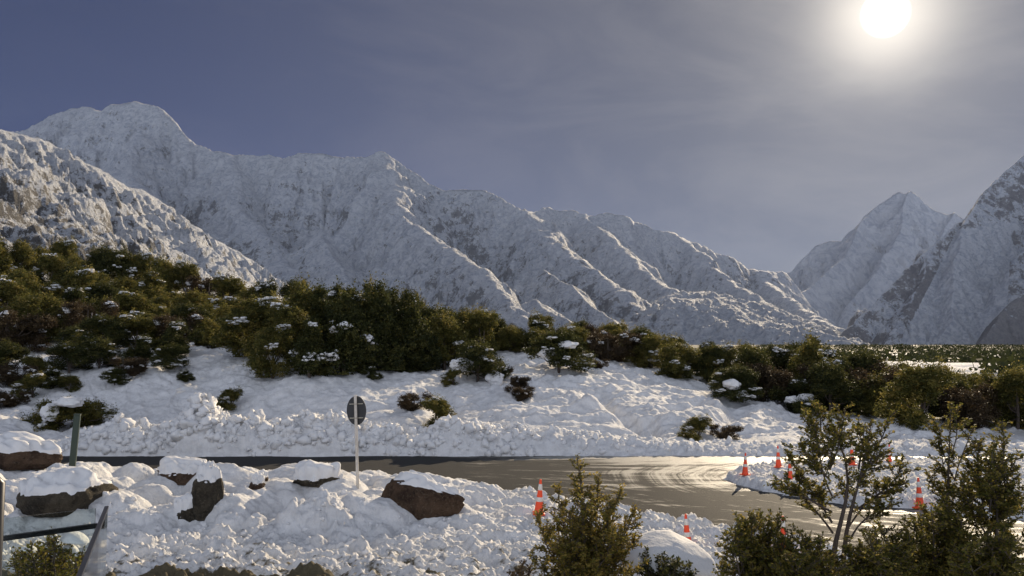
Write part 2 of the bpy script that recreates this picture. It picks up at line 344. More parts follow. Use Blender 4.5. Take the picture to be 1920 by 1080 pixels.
mountain('mountain_spur', 'near snow dusted mountain spur with dark scrub and sunlit crest', m_spur, R, -.95, -.15, 700, 1150, 5300, 460, seed=21, gw=170, ga=.30, L0=5000., rockf=rk_spur)
# far right peak
R = [[{'j': .035, 'sub': 3, 'k': 1.4}, (1380, 520, 15), (1440, 509, 15), (1482, 511, 15), (1500, 490, 15), (1530, 460, 15), (1552, 452, 15), (1577, 452, 15), (1600, 430, 15), (1620, 405, 15), (1640, 388, 15), (1665, 372, 15), (1685, 359, 15), (1695, 364, 15), (1706, 358, 15), (1725, 370, 15), (1760, 397, 15), (1778, 402, 15), (1790, 398, 15), (1850, 440, 15), (1960, 520, 15)],
     [{'j': .03, 'sub': 3, 'k': 1.1}, (1640, 388, 15), (1600, 450, 14), (1560, 500, 13), (1500, 550, 12)],
     [{'j': .03, 'sub': 3, 'k': 1.1}, (1706, 358, 15), (1690, 430, 14), (1650, 500, 13), (1590, 570, 12)],
     [{'j': .03, 'sub': 3, 'k': 1.1}, (1790, 398, 15), (1760, 460, 14), (1710, 520, 13)]]
mountain('mountain_peak', 'pale twin summit snow peak far up the valley', m_cook, R, .26, .66, 330, 10500, 17500, 220, seed=33, gw=800, ga=.2, L0=5000., terr=200.)
# right slope
R = [[{'j': .035, 'sub': 4, 'k': 1.6}, (2350, -20, 6.2), (2100, 150, 5.8), (1990, 225, 5.6), (1920, 290, 5.5), (1880, 325, 5.4), (1845, 360, 5.3), (1830, 378, 5.3), (1780, 430, 5.1), (1740, 465, 5.0), (1700, 502, 4.9), (1660, 545, 4.8), (1620, 585, 4.7), (1585, 618, 4.6), (1545, 655, 4.5)],
     [{'j': .04, 'sub': 3, 'k': 1.15}, (1845, 360, 5.3), (1800, 470, 4.9), (1790, 540, 4.6), (1790, 600, 4.35), (1740, 640, 4.2)],
     [{'j': .04, 'sub': 3, 'k': 1.15}, (1740, 465, 5.0), (1720, 540, 4.7), (1690, 600, 4.5), (1660, 640, 4.4)],
     [{'j': .04, 'sub': 3, 'k': 1.15}, (2050, 300, 5.3), (1960, 420, 4.8), (1900, 490, 4.5)],
     [{'j': .04, 'sub': 3, 'k': 1.2}, (2300, 330, 4.0), (2050, 470, 3.8), (1920, 552, 3.7), (1870, 600, 3.6), (1838, 642, 3.5)]]
def rk_right(X, Y, Z, px, py):
    n = fbm(X/420, Y/420, 4, 3)
    r = -.02+.11*n
    r = r + .20*ss(0, 1, 1-np.abs((px-1750)/70))*ss(480, 560, py)
    r = r + .14*ss(560, 640, py)*ss(1680, 1560, px)
    fan = (py > 430) & (px > 1800-(py-440)*.55) & (px < 1905-(py-440)*.10)
    r = np.where(fan, -.35, r)
    r = np.where(Y < 3950, .20, r)
    return r
mountain('mountain_slope', 'steep rocky snow slope falling to the valley floor with an avalanche fan', m_right, R, .30, .95, 620, 3200, 6400, 340, seed=41, gw=330, ga=.22, L0=2200., rockf=rk_right)

# ------------------------------------------------------------------ ground
ctl = [(-500,790,38),(-500,690,50),(-500,560,70),(-500,430,95),(0,795,38),(0,742,44),(0,690,50),(0,625,62),(0,550,82),(0,505,105),
(150,812,38),(150,786,41),(150,690,48),(150,630,64),(150,560,85),(150,525,105),
(300,812,38),(300,788,41),(300,692,48),(300,645,62),(300,580,85),(300,550,105),
(450,812,38),(450,788,41),(450,706,47),(450,650,65),(450,595,88),
(600,812,38),(600,786,41),(600,700,47),(600,660,62),(600,625,85),(700,780,36.5),(700,712,48),(700,670,62),
(800,795,36),(800,705,51),(800,672,64),(800,650,90),(900,800,36),(900,690,53),(900,660,66),
(1000,805,35.5),(1000,735,44),(1000,670,57),(1000,655,72),(1100,812,35.5),(1100,740,45),(1100,685,56),(1100,670,74),
(1200,820,35.5),(1200,750,45),(1200,700,55),(1200,690,74),(1300,825,35.5),(1300,755,46),(1300,728,54),(1300,700,74),
(1400,830,35.2),(1400,775,45),(1400,748,53),(1400,712,74),(1500,833,35),(1500,785,45),(1500,768,52),(1500,725,74),
(1600,836,35),(1600,795,46),(1600,782,50),(1600,735,72),(1700,838,35),(1700,800,44),(1700,735,72),(1850,838,35),(1850,812,41),(1850,735,72),
(1950,838,35),(1950,815,41),(1950,735,72),(2400,838,35),(2400,810,42),(2400,735,72)]
CP = np.array([P3(*c) for c in ctl])
def _tps(r2): return np.where(r2 > 1e-9, r2*np.log(np.maximum(r2, 1e-9)), 0)*.5
def fit_tps(P, lam=2.0):
    n = len(P); dx = P[:, None, 0]-P[None, :, 0]; dy = P[:, None, 1]-P[None, :, 1]
    K = _tps(dx*dx+dy*dy)+lam*np.eye(n); Q = np.c_[np.ones(n), P[:, :2]]
    A = np.block([[K, Q], [Q.T, np.zeros((3, 3))]]); return np.linalg.solve(A, np.r_[P[:, 2], 0, 0, 0])
TW = fit_tps(CP)
# coarse table of the spline, read bilinearly
TX = np.linspace(-90, 90, 181); TY = np.linspace(30, 132, 103)
gx, gy = np.meshgrid(TX, TY); T = TW[-3]+TW[-2]*gx+TW[-1]*gy
for i in range(len(CP)): T = T+TW[i]*_tps((gx-CP[i, 0])**2+(gy-CP[i, 1])**2)
def tps(x, y):
    fx = np.clip((x+90)/1., 0, 179.999); fy = np.clip((y-30)/1., 0, 101.999)
    ix = fx.astype(int); iy = fy.astype(int); fx = fx-ix; fy = fy-iy
    return (T[iy, ix]*(1-fx)+T[iy, ix+1]*fx)*(1-fy)+(T[iy+1, ix]*(1-fx)+T[iy+1, ix+1]*fx)*fy
ROAD = [PZ(*p) for p in [(-1500,853),(2900,853),(2900,869),(1700,869),(1600,870),(1500,873),(1430,877),(1380,883),(1357,893),(1372,905),(1400,913),(1465,930),(1560,944),(1700,958),(1850,972),(3400,1060),(3400,1330),(1800,1085),(1600,1045),(1500,1022),(1400,1003),(1300,985),(1200,972),(1100,950),(1000,930),(880,916),(600,905),(-1500,905)]]
ROADA = np.array(ROAD)
def road_sd(x, y):
    """distance to the road's edge, negative on the road"""
    n = len(ROADA); dmin = np.full(x.shape, 1e9); ins = np.zeros(x.shape, bool)
    for i in range(n):
        a = ROADA[i]; b = ROADA[(i+1) % n]; e = b-a; t_ = np.clip(((x-a[0])*e[0]+(y-a[1])*e[1])/(e@e), 0, 1)
        dmin = np.minimum(dmin, np.hypot(x-a[0]-t_*e[0], y-a[1]-t_*e[1]))
        c = ((a[1] > y) != (b[1] > y)) & (x < (b[0]-a[0])*(y-a[1])/(b[1]-a[1]+1e-12)+a[0]); ins ^= c
    return np.where(ins, -dmin, dmin)
wp = [(-400,815),(0,826),(120,826),(170,812),(215,796),(260,788),(300,800),(340,792),(368,758),(385,748),(405,754),(425,772),(470,786),(520,792),(560,785),(600,774),(640,782),(690,792),(740,800),(790,808),(830,792),(855,783),(885,788),(930,802),(970,803),(1010,806),(1060,806),(1120,815),(1200,822),(1300,828),(1400,829),(1500,830),(1600,828),(1700,826),(1900,832),(2400,832)]
WX = np.array([(p[0]-960)/FPX*33.6 for p in wp]); WZ = np.array([P3(p[0], p[1], 33.6)[2] for p in wp])
drs = np.random.RandomState(5)
DOMES = [(drs.uniform(-19, -.8), drs.uniform(18.6, 25.4), drs.uniform(.22, .5)+.5*drs.rand()**2.5, drs.uniform(.8, 1.7)) for _ in range(260)]
DOMES += [(drs.uniform(-19, 5), drs.uniform(16.6, 20.5), drs.uniform(.15, .38), drs.uniform(.6, 1.1)) for _ in range(90)]
_pile = P3(590, 985, 18.4)
def G(x, y):
    x = np.asarray(x, float); y = np.asarray(y, float); shp = x.shape; x = x.ravel(); y = y.ravel()
    z = np.zeros(len(x))
    sd_ = np.full(len(x), 5.); m = y < 34
    sd_[m] = road_sd(x[m], y[m])
    edge = sd_ + .30*fbm(x*.9, y*.9, 3, 2) + .12*billow(x*4, y*4, 2, 3)
    near = y < 32.0
    th = ss(-.05, .45, edge)
    # near ground
    m = near & (y > 9)
    X = x[m]; Y = y[m]; E = th[m]; q = np.zeros(len(X))
    tx = ss(.5, -4.5, X); mound = tx*ss(25.6, 24.0, Y)*ss(17.2, 23.6, Y)
    mound = mound*(.55+.25*ss(-5, -10, X)) + .30*ss(-1.2, -3, X)*ss(17.5, 19.5, Y)*ss(25.6, 24.6, Y)
    q += mound*.44
    dome = np.zeros(len(X))
    for dx_, dy_, r, a in DOMES:
        mm = (np.abs(X-dx_) < r*a) & (np.abs(Y-dy_) < r)
        if mm.any():
            rr = ((X[mm]-dx_)/(r*a))**2+((Y[mm]-dy_)/r)**2
            dome[mm] = np.maximum(dome[mm], r*.72*np.clip(1-rr, 0, 1)**.55)
    soft = ss(17.3, 19.3, Y)*ss(1.0, -2.5, X)
    q += dome*(.35+.65*soft)*ss(1.5, -1.2, X)*(.12+.88*ss(24.6, 22.2, Y)) + soft*(.10*fbm(X*.9, Y*1.3, 3, 8)+.045*(billow(X*2.5+.5*Y, Y*3.4, 2, 9, .5)-.4))
    rough = 1-.75*soft
    lump = billow(X*1.1+.3*Y, Y*2.4, 4, 11, .55)
    q += rough*(.27*lump + .09*billow(X*5, Y*6, 2, 15) - .03)
    tr = np.abs(pn(X*.25+3, (Y+.18*X)*1.5, 19)); q -= rough*.09*ss(.28, .0, tr)
    rp = np.exp(-(((X-_pile[0])/.75)**2+((Y-_pile[1])/.55)**2)); q += .62*rp**.8*(1+.25*fbm(X*3, Y*3, 3, 4))
    zz = .05+.05+q
    z[m] = -.06 + E*(zz+.06)
    isl = m & (x > 5.5) & (y > 21.5); z[isl] = -.06 + th[isl]*(.16 + .20*billow(x[isl]*1.9, y[isl]*2.8, 4, 31, .62))
    m = y <= 9; z[m] = .05
    # windrow and hill
    m = (y >= 31.0) & (y < 136)
    X = x[m]; Y = y[m]
    hill = tps(X, Y)*ss(33.0, 36.5, Y)*ss(134, 112, Y)
    s1 = ss(34, 38, Y)
    und = .34*fbm(X/6.5, Y/6.5, 3, 51) + .15*ridged((X*.8+Y*.55)/2.6, (Y-.6*X)/5.5, 4, 53, .5) - .1
    und += .17*(billow((X+.4*Y)/1.5, (Y-.2*X)/.9, 4, 57, .55)-.4) + .20*(ridged((X+.35*Y)/4.5, (Y-.25*X)/2.2, 3, 59)-.9)*1.35*ss(-6, 2, X)
    gx_ = X-(6.2-(Y-35)*.13+.35*np.sin(Y*.7)); und -= (.75*np.exp(-(gx_/.75)**2)-.35*np.exp(-((gx_+1.5)/.9)**2))*ss(35, 37, Y)*ss(48, 43, Y)
    gx_ = X-(9.5+(Y-37)*.35+.3*np.sin(Y*.9)); und -= (.45*np.exp(-(gx_/.6)**2)-.28*np.exp(-((gx_+1.3)/.8)**2))*ss(36, 38, Y)*ss(50, 44, Y)
    gx_ = X-(-2.5-(Y-36)*.22+.3*np.sin(Y*.8)); und -= (.5*np.exp(-(gx_/.7)**2)-.3*np.exp(-((gx_+1.4)/.9)**2))*ss(36, 38, Y)*ss(47, 43, Y) - .07*ss(.10, 0, np.abs(pn((X+Y*.6)/3.2, (Y-X*.3)/6.0, 61)))
    hill += s1*und*np.clip(1-(Y-50)/90, .3, 1)
    wr = np.interp(X, WX, WZ); cx = 33.55+.15*pn(X/3, Y*0, 66)
    prof = np.clip(1-((Y-cx)/(1.15+.35*wr))**2, 0, 1)**.75
    ch = billow(X*.9, Y*.9, 3, 71, .45); ch2 = billow(X*2.6, Y*2.6, 2, 75, .45)
    wz = (wr*.98)*prof*(.72+.45*ch) + ss(0, .25, prof)*(.14*ch2)
    z[m] = np.maximum(np.where(Y > 31.0, -.06+ (hill+.06)*ss(33, 36.5, Y), -.06), wz-.03)
    m2 = m & (y > 31.85) & (y < 33.5)
    z[m2] = np.maximum(z[m2], -.05+ss(31.85, 32.35, y[m2]+.15*fbm(x[m2]*1.3, y[m2], 3, 5))*(.10+.16*billow(x[m2]*2.2, y[m2]*2.2, 3, 77)))
    m = y >= 136; z[m] = 0.0
    m = y > 60; z[m] += -.0*y[m]
    return z.reshape(shp)
def hit(px, py, y0=12., y1=120.):
    """where the line of sight through a pixel meets the ground"""
    a, f, u = ray(px, py); Y = np.linspace(y0, y1, 2200); X = a*Y/f; Z = CAMZ+u*Y/f
    g = G(X, Y); b = np.nonzero(g >= Z)[0]; i = b[0] if len(b) else len(Y)-1
    return float(X[i]), float(Y[i]), float(g[i])
def gz(x, y): return float(G(np.array([x]), np.array([y]))[0])
uu = np.linspace(-.82, .82, 1250)
dn_ = 13.5*(136/13.5)**np.linspace(0, 1, 860)
dd_ = np.r_[np.linspace(1.5, 13.4, 40), dn_, np.geomspace(137, 30000, 120)[1:]]
D_, U_ = np.meshgrid(dd_, uu, indexing='ij'); GX = U_*D_; GY = D_
GZ = G(GX, GY)
dirt = ss(15.05, 14.7, GY+.3*fbm(GX*.4, GY*.4, 3, 91)*1.5)*ss(-2.5, -4, GX) + .25*ss(18, 16, GY)+.12*ss(31.0, 30.0, GY)*ss(20, 14, GY)
dirt = np.where(GY > 31, -.5, dirt); dirt = np.where((GY > 19.3) & (GX < -1), -.3, dirt); dirt = np.where((GX > 5.5) & (GY > 21.5), -.1, dirt)
far_ = ss(180, 600, GY)
ground = mesh_np('ground', np.stack([GX.ravel(), GY.ravel(), GZ.ravel()], 1), grid_faces(len(dd_), len(uu)), m_ground, attrs={'dirt': dirt, 'far': far_})
tag(ground, 'lumpy snow covered ground and hillside', kind='structure')
# road sheet
rx = np.linspace(-40, 45, 681); ry = np.linspace(11, 33.4, 240); RX, RY = np.meshgrid(rx, ry)
sl = .06*fbm(RX/5, RY/2, 3, 7)
left = ss(-1, -8, RX); sl = sl - .25*left*ss(25, 28, RY)
sl += .16*ss(2, 12, RX)*ss(24, 28, RY) - .025*ss(26.5, 24.0, RY)*ss(10, 4, RX) + .10*ss(8, 14, RX)
sl += .08*ss(30.5, 31.6, RY)*ss(-12, -2, RX) - .10*ss(4, -3, RX) - .03*ss(27, 24, RY)
RZ = .012*fbm(RX/4, RY/4, 2, 6)
road = mesh_np('road', np.stack([RX.ravel(), RY.ravel(), RZ.ravel()], 1), grid_faces(240, 681), m_road, attrs={'slush': sl, 'lane': road_sd(RX, RY), 'wet': ss(3, 13, RX)})  # wet: ramp by position that paints more glare on the right side
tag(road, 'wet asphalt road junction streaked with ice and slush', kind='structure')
#@@OBJECTS
# ------------------------------------------------------------------ shape helpers
import bmesh
def ico(sub):
    bm = bmesh.new(); bmesh.ops.create_icosphere(bm, subdivisions=sub, radius=1)
    v = np.array([p.co[:] for p in bm.verts]); f = np.array([[q.index for q in p.verts] for p in bm.faces]); bm.free(); return v, f
ICO = {s: ico(s) for s in (2, 3, 4, 5)}
def nz3(v, s, seed):
    return np.array([mnoise.noise(Vector((p[0]*s+seed*3.1, p[1]*s+seed*1.7, p[2]*s-seed))) for p in v])
def tubes(lines, sides=5):
    """lines: list of (points, radii) -> verts, quads"""
    V = []; F = []; off = 0
    ang = np.arange(sides)*2*np.pi/sides
    for P, R_ in lines:
        P = np.asarray(P, float); n = len(P); T_ = np.gradient(P, axis=0); T_ /= np.linalg.norm(T_, axis=1)[:, None]+1e-9
        ref = np.array([0, 0, 1.]) if abs(T_[0, 2]) < .9 else np.array([1., 0, 0])
        A = np.cross(T_, ref); A /= np.linalg.norm(A, axis=1)[:, None]+1e-9; B = np.cross(T_, A)
        ring = P[:, None]+np.asarray(R_)[:, None, None]*(np.cos(ang)[None, :, None]*A[:, None]+np.sin(ang)[None, :, None]*B[:, None])
        V.append(ring.reshape(-1, 3))
        for i in range(n-1):
            for j in range(sides):
                k = (j+1) % sides; F.append((off+i*sides+j, off+i*sides+k, off+(i+1)*sides+k, off+(i+1)*sides+j))
        off += n*sides
    return np.concatenate(V), np.array(F)
def leaves(C, A, B, tone):
    """diamond leaves: centre C, half-length vectors A, half-width vectors B"""
    V = np.stack([C-A, C+B-.1*A, C+A, C-B-.1*A], 1).reshape(-1, 3); n = len(C)
    F = np.arange(n*4).reshape(n, 4); return V, F, np.repeat(tone, 4)
def rnd_dir(rs, n):
    v = rs.normal(size=(n, 3)); return v/np.linalg.norm(v, axis=1)[:, None]
def lathe(prof, seg=28):
    V = []; F = []
    for r, z in prof:
        for j in range(seg): a = 2*math.pi*j/seg; V.append((r*math.cos(a), r*math.sin(a), z))
    for i in range(len(prof)-1):
        for j in range(seg): k = (j+1) % seg; F.append((i*seg+j, i*seg+k, (i+1)*seg+k, (i+1)*seg+j))
    return V, F
def bevel_box(name, sx, sy, z0, z1, mat, parent, bev=.01, off=(0, 0), rot=None):
    bm = bmesh.new(); bmesh.ops.create_cube(bm, size=1)
    for v in bm.verts: v.co = Vector((v.co.x*sx+off[0], v.co.y*sy+off[1], z0+(v.co.z+.5)*(z1-z0)))
    bmesh.ops.bevel(bm, geom=bm.edges[:]+bm.verts[:], offset=bev, segments=2, affect='EDGES', profile=.5)
    me = bpy.data.meshes.new(name); bm.to_mesh(me); bm.free(); me.materials.append(mat)
    o = bpy.data.objects.new(name, me); COL.objects.link(o)
    if parent: o.parent = parent
    return o
def copy_thing(o, parent=None):
    c = o.copy(); COL.objects.link(c)
    if parent: c.parent = parent
    for ch in [x for x in o.children]: copy_thing(ch, c)
    return c

# ------------------------------------------------------------------ traffic cones
def make_cone():
    r = thing('traffic_cone', '', 'traffic cone', group='orange traffic cones round the road junction')
    b = bevel_box('base', .31, .31, 0, .045, m_orange, r, .015)
    H_, r0, r1 = .80, .118, .027
    rr = lambda z: r0+(r1-r0)*(z-.04)/(H_-.04)
    prof = [(.14, .045), (.13, .06)]+[(rr(z), z) for z in np.linspace(.075, H_, 10)]+[(r1*.8, H_+.006), (.001, H_+.006)]
    v, f = lathe(prof); mesh_py('cone_body', v, f, m_orange, r, True)
    for za, zb in ((.30, .40), (.56, .70)):
        v, f = lathe([(rr(za)+.001, za), (rr(za)+.004, za+.004), (rr(zb)+.004, zb-.004), (rr(zb)+.001, zb)]); mesh_py('reflective_band', v, f, m_band, r, True)
    return r
CONES = [(1010, 960, .84, 'orange cone in the snow just left of the yellow-green near shrub'),
 (1290, 1015, .74, 'half-buried cone in snow above the snow-domed near shrub'),
 (1397, 887, .70, 'cone on the tip of the snowy island where the road forks'),
 (1460, 873, .72, 'second cone along the snowy island, beside the main road'),
 (1481, 894, .66, 'dark-looking cone on the island half hidden by the near forked tree'),
 (1598, 868, .74, 'cone almost hidden behind the top of the near forked tree'),
 (1667, 862, .60, 'cone at the far road edge, right of the near forked tree'),
 (1725, 950, .82, 'cone on the island between the forked tree and the thin tree'),
 (1470, 1032, .72, 'cone glimpsed through the low shrubs below the forked tree')]
cone0 = make_cone()
for i, (px, py, hh, lb) in enumerate(CONES):
    c = cone0 if i == 0 else copy_thing(cone0)
    x, y, z = hit(px, py+2, 12, 33); s = hh/.81
    c.location = (x, y, z-(.03 if i != 1 else .16)); c.scale = (s*.92, s*.92, s); c.rotation_euler = (math.radians([1, -3, 2, -2, 1, 0, 2, -1, 3][i]), math.radians([3.5, -2, 1, 2, 0, 1, -1, 1, 2][i]), .3*i); c['label'] = lb

# ------------------------------------------------------------------ post and sign
x, y, z = hit(133, 896, 12, 30)
pr = thing('square_post', 'dark green square metal post standing in the snow mound', 'post', (x, y, z-.1), .35)
ht = (P3(140, 776, y)[2]-z)+.1
bevel_box('shaft', .15, .15, 0, ht-.025, m_post, pr, .012); bevel_box('top_cap', .165, .165, ht-.024, ht, m_post, pr, .008)
pr.rotation_euler = (0, math.radians(3.2), .35)
x, y, z = hit(671, 914, 12, 30)
sg = thing('round_road_sign', 'back of a round road sign on a pale leaning pole', 'road sign', (x, y, z-.1))
top = P3(663, 742, y)[2]-z+.1
v, f = tubes([([(0, 0, 0), (0, 0, top*.5), (0, 0, top)], [.038, .038, .038])], 16); mesh_py('pole', v, f, m_pole, sg, True)
v, f = tubes([([(0, 0, top), (0, 0, top+.012)], [.045, .045])], 16); f = [tuple(q) for q in f]+[tuple(range(16, 32))]; mesh_py('pole_cap', v, f, m_pole, sg, True)
def disc(R0, th, y0, zc, seg=56):
    V = []; F = []
    for r, yy in ((.0001, y0), (R0-.02, y0), (R0, y0+th*.3), (R0, y0+th), (.0001, y0+th)):
        for j in range(seg): a = 2*math.pi*j/seg; V.append((r*math.cos(a), yy, zc+r*math.sin(a)))
    for i in range(4):
        for j in range(seg): k = (j+1) % seg; F.append((i*seg+j, i*seg+k, (i+1)*seg+k, (i+1)*seg+j))
    return V, F
R0 = 27/FPX*y; zc = top-R0*1.02
v, f = disc(R0, .012, .055, zc); dk = mesh_py('sign_plate', v, f, m_signback, sg); dk.scale = (.70, 1, 1)
for dz in (.17, -.19):
    b = bevel_box('bracket', .36, .014, zc+dz-.012, zc+dz+.012, m_brk, sg, .003, (0, .046)); 
    tb, fb = tubes([([(0, 0, zc+dz-.016), (0, 0, zc+dz+.016)], [.044, .044])], 16); mesh_py('clamp', tb, fb, m_brk, sg, True)
sg.rotation_euler = (0, math.radians(-2.4), math.radians(-8))

# ------------------------------------------------------------------ boulders
def boulder(name, label, px, py, w, hgt, dep, seed, mat, cap=.09, shear=0, cuts=5, capn=.35, sink=.14, rz=0, group=None, capx=None, pos=None, cap_t=None):
    x, y, z = pos or hit(px, py, 12, 33)
    y += dep*.35
    rs = np.random.RandomState(seed); v, f = ICO[5]; v = v.copy()
    for i in range(cuts):
        n = rnd_dir(rs, 1)[0]; n[2] = n[2]*.6; n /= np.linalg.norm(n); dlim = rs.uniform(.62, .85)
        ex = np.maximum(v@n-dlim, 0); v = v-ex[:, None]*n*.92
    base = v.copy()
    n1 = nz3(base, 1.3, seed); n2 = nz3(base, 4.5, seed+5); n3 = nz3(base, 13, seed+9)
    v = v*(1+.10*n1+.06*n2+.03*n3)[:, None]
    v[:, 2] = np.where(v[:, 2] < -.55, -.55+(v[:, 2]+.55)*.2, v[:, 2])
    zmin, zmax = v[:, 2].min(), v[:, 2].max(); xm = np.abs(v[:, 0]).max()
    v[:, 0] *= w/2/xm; v[:, 1] *= dep/2; tz = (v[:, 2]-zmin)/(zmax-zmin)
    hh = hgt*(1+sink)*(1-shear*(v[:, 0]/w)); v[:, 2] = tz*hh
    r = thing(name, label, 'boulder', (x, y, z-hgt*sink), rz, group)
    mesh_np('rock', v, f, mat, r, fn=3, attrs=None, smooth=True)
    if cap:
        N_ = np.zeros_like(v); fa = np.cross(v[f[:, 1]]-v[f[:, 0]], v[f[:, 2]]-v[f[:, 0]])
        for k in range(3): np.add.at(N_, f[:, k], fa)
        N_ /= np.linalg.norm(N_, axis=1)[:, None]+1e-9
        for _ in range(6):
            M2 = N_.copy()
            for k in range(3): np.add.at(M2, f[:, k], N_[f[:, (k+1) % 3]]*.5)
            N_ = M2/(np.linalg.norm(M2, axis=1)[:, None]+1e-9)
        wgt = .55*base[:, 2]/np.linalg.norm(base, axis=1)+.45*N_[:, 2] + .35*(tz-.5) + .30*n1 + .26*n2 + .10*n3
        if capx is not None: wgt = wgt + capx*(v[:, 0]/w)
        t_ = ss(capn-.03, capn+.62, wgt)
        keep = wgt > capn-.05
        cv = v + N_*((cap*.35)*t_-.012)[:, None]; cv[:, 2] += cap*t_*t_*(1+.6*n1+.25*n2)
        kf = keep[f].all(1); ff = f[kf]; idx = np.unique(ff); mp = np.full(len(v), -1); mp[idx] = np.arange(len(idx))
        mesh_np('snow_cap', cv[idx], mp[ff], m_snow, r, fn=3)
    return r
boulder('boulder', 'brown boulder with a sloping snow roof at the left end of the road', 18, 880, 2.4, .72, 1.5, 3, m_rock, .15, shear=.45, capn=.5, sink=.1)
boulder('boulder', 'big dark mossy boulder under thick snow behind the glass balustrade', 100, 966, 2.25, .78, 1.8, 8, m_rock_dark, .16, cuts=4, capn=.50, capx=-.35, sink=.1)
boulder('boulder', 'brown boulder with a clean cut face under a smooth snow dome', 334, 906, 1.45, .46, 1.0, 12, m_rock, .13, cuts=6, capn=.34)
boulder('boulder', 'upright dark rock with a round snow hat beside the brown cut boulder', 381, 970, .74, 1.02, .7, 17, m_rock_dark, .17, cuts=6, capn=.62)
boulder('boulder', 'low dark rock with slumped snow at the foot of the upright rock', 352, 984, .8, .5, .7, 19, m_rock_dark, .16, cuts=5, capn=.30, capx=-.6)
boulder('boulder', 'long brown slab boulder sloping down to the right, snow along its top', 786, 970, 2.15, .84, .9, 24, m_rock, .10, shear=.50, cuts=8, capn=.68, rz=-.12, sink=.12)
boulder('boulder', 'snow covered boulder showing a thin dark strip of rock, left of the sign pole', 590, 912, 1.3, .30, 1.0, 29, m_rock_dark, .22, capn=.22)
boulder('boulder', 'small brown rock tip poking out of the snow between boulders', 476, 918, .45, .22, .4, 31, m_rock, .12, capn=.35)
boulder('boulder', 'tiny reddish rock beside the round sign pole', 487, 905, .35, .2, .4, 33, m_rock, .07, capn=.4)

# loose lumps of ploughed snow
rs = np.random.RandomState(3); V = []; F = []; off = 0; iv, fi = ICO[2]; NZT = [(1+.85*nz3(iv, 1.5, k)+.45*nz3(iv, 3.4, k))[:, None] for k in range(40)]
for k in range(2600):
    if k < 1900:
        yy = rs.uniform(32.0, 34.3); xx = rs.uniform(-24, 26) if k < 900 else rs.uniform(-18, 1) if k < 1820 else rs.normal(-12.9, .45); s = .035+.13*rs.rand()**2.6*min(1.5, .35+float(np.interp(xx, WX, WZ)))+(.05 if k >= 1820 else 0)
    elif k < 2350: xx = rs.uniform(-12, 4); yy = rs.uniform(15.2, 19.3); s = rs.uniform(.02, .07)
    else: xx = rs.uniform(7, 20); yy = rs.uniform(22.5, 30); s = rs.uniform(.02, .08)
    V.append((xx, yy, s, k))
XY = np.array(V); ZZ = G(XY[:, 0], XY[:, 1]); V = []
for (xx, yy, s, k), zz in zip(XY, ZZ):
    if zz < .02: continue
    sc = s*rs.uniform(.7, 1.3, 3); p = iv*NZT[int(k) % 40]*sc
    V.append(p+np.array([xx, yy, zz+s*.1])); F.append(fi+off); off += len(iv)
tag(mesh_np('snow_crumbs', np.concatenate(V), np.concatenate(F), m_snow, fn=3), 'crumbs of broken snow thrown up by the plough', kind='stuff')

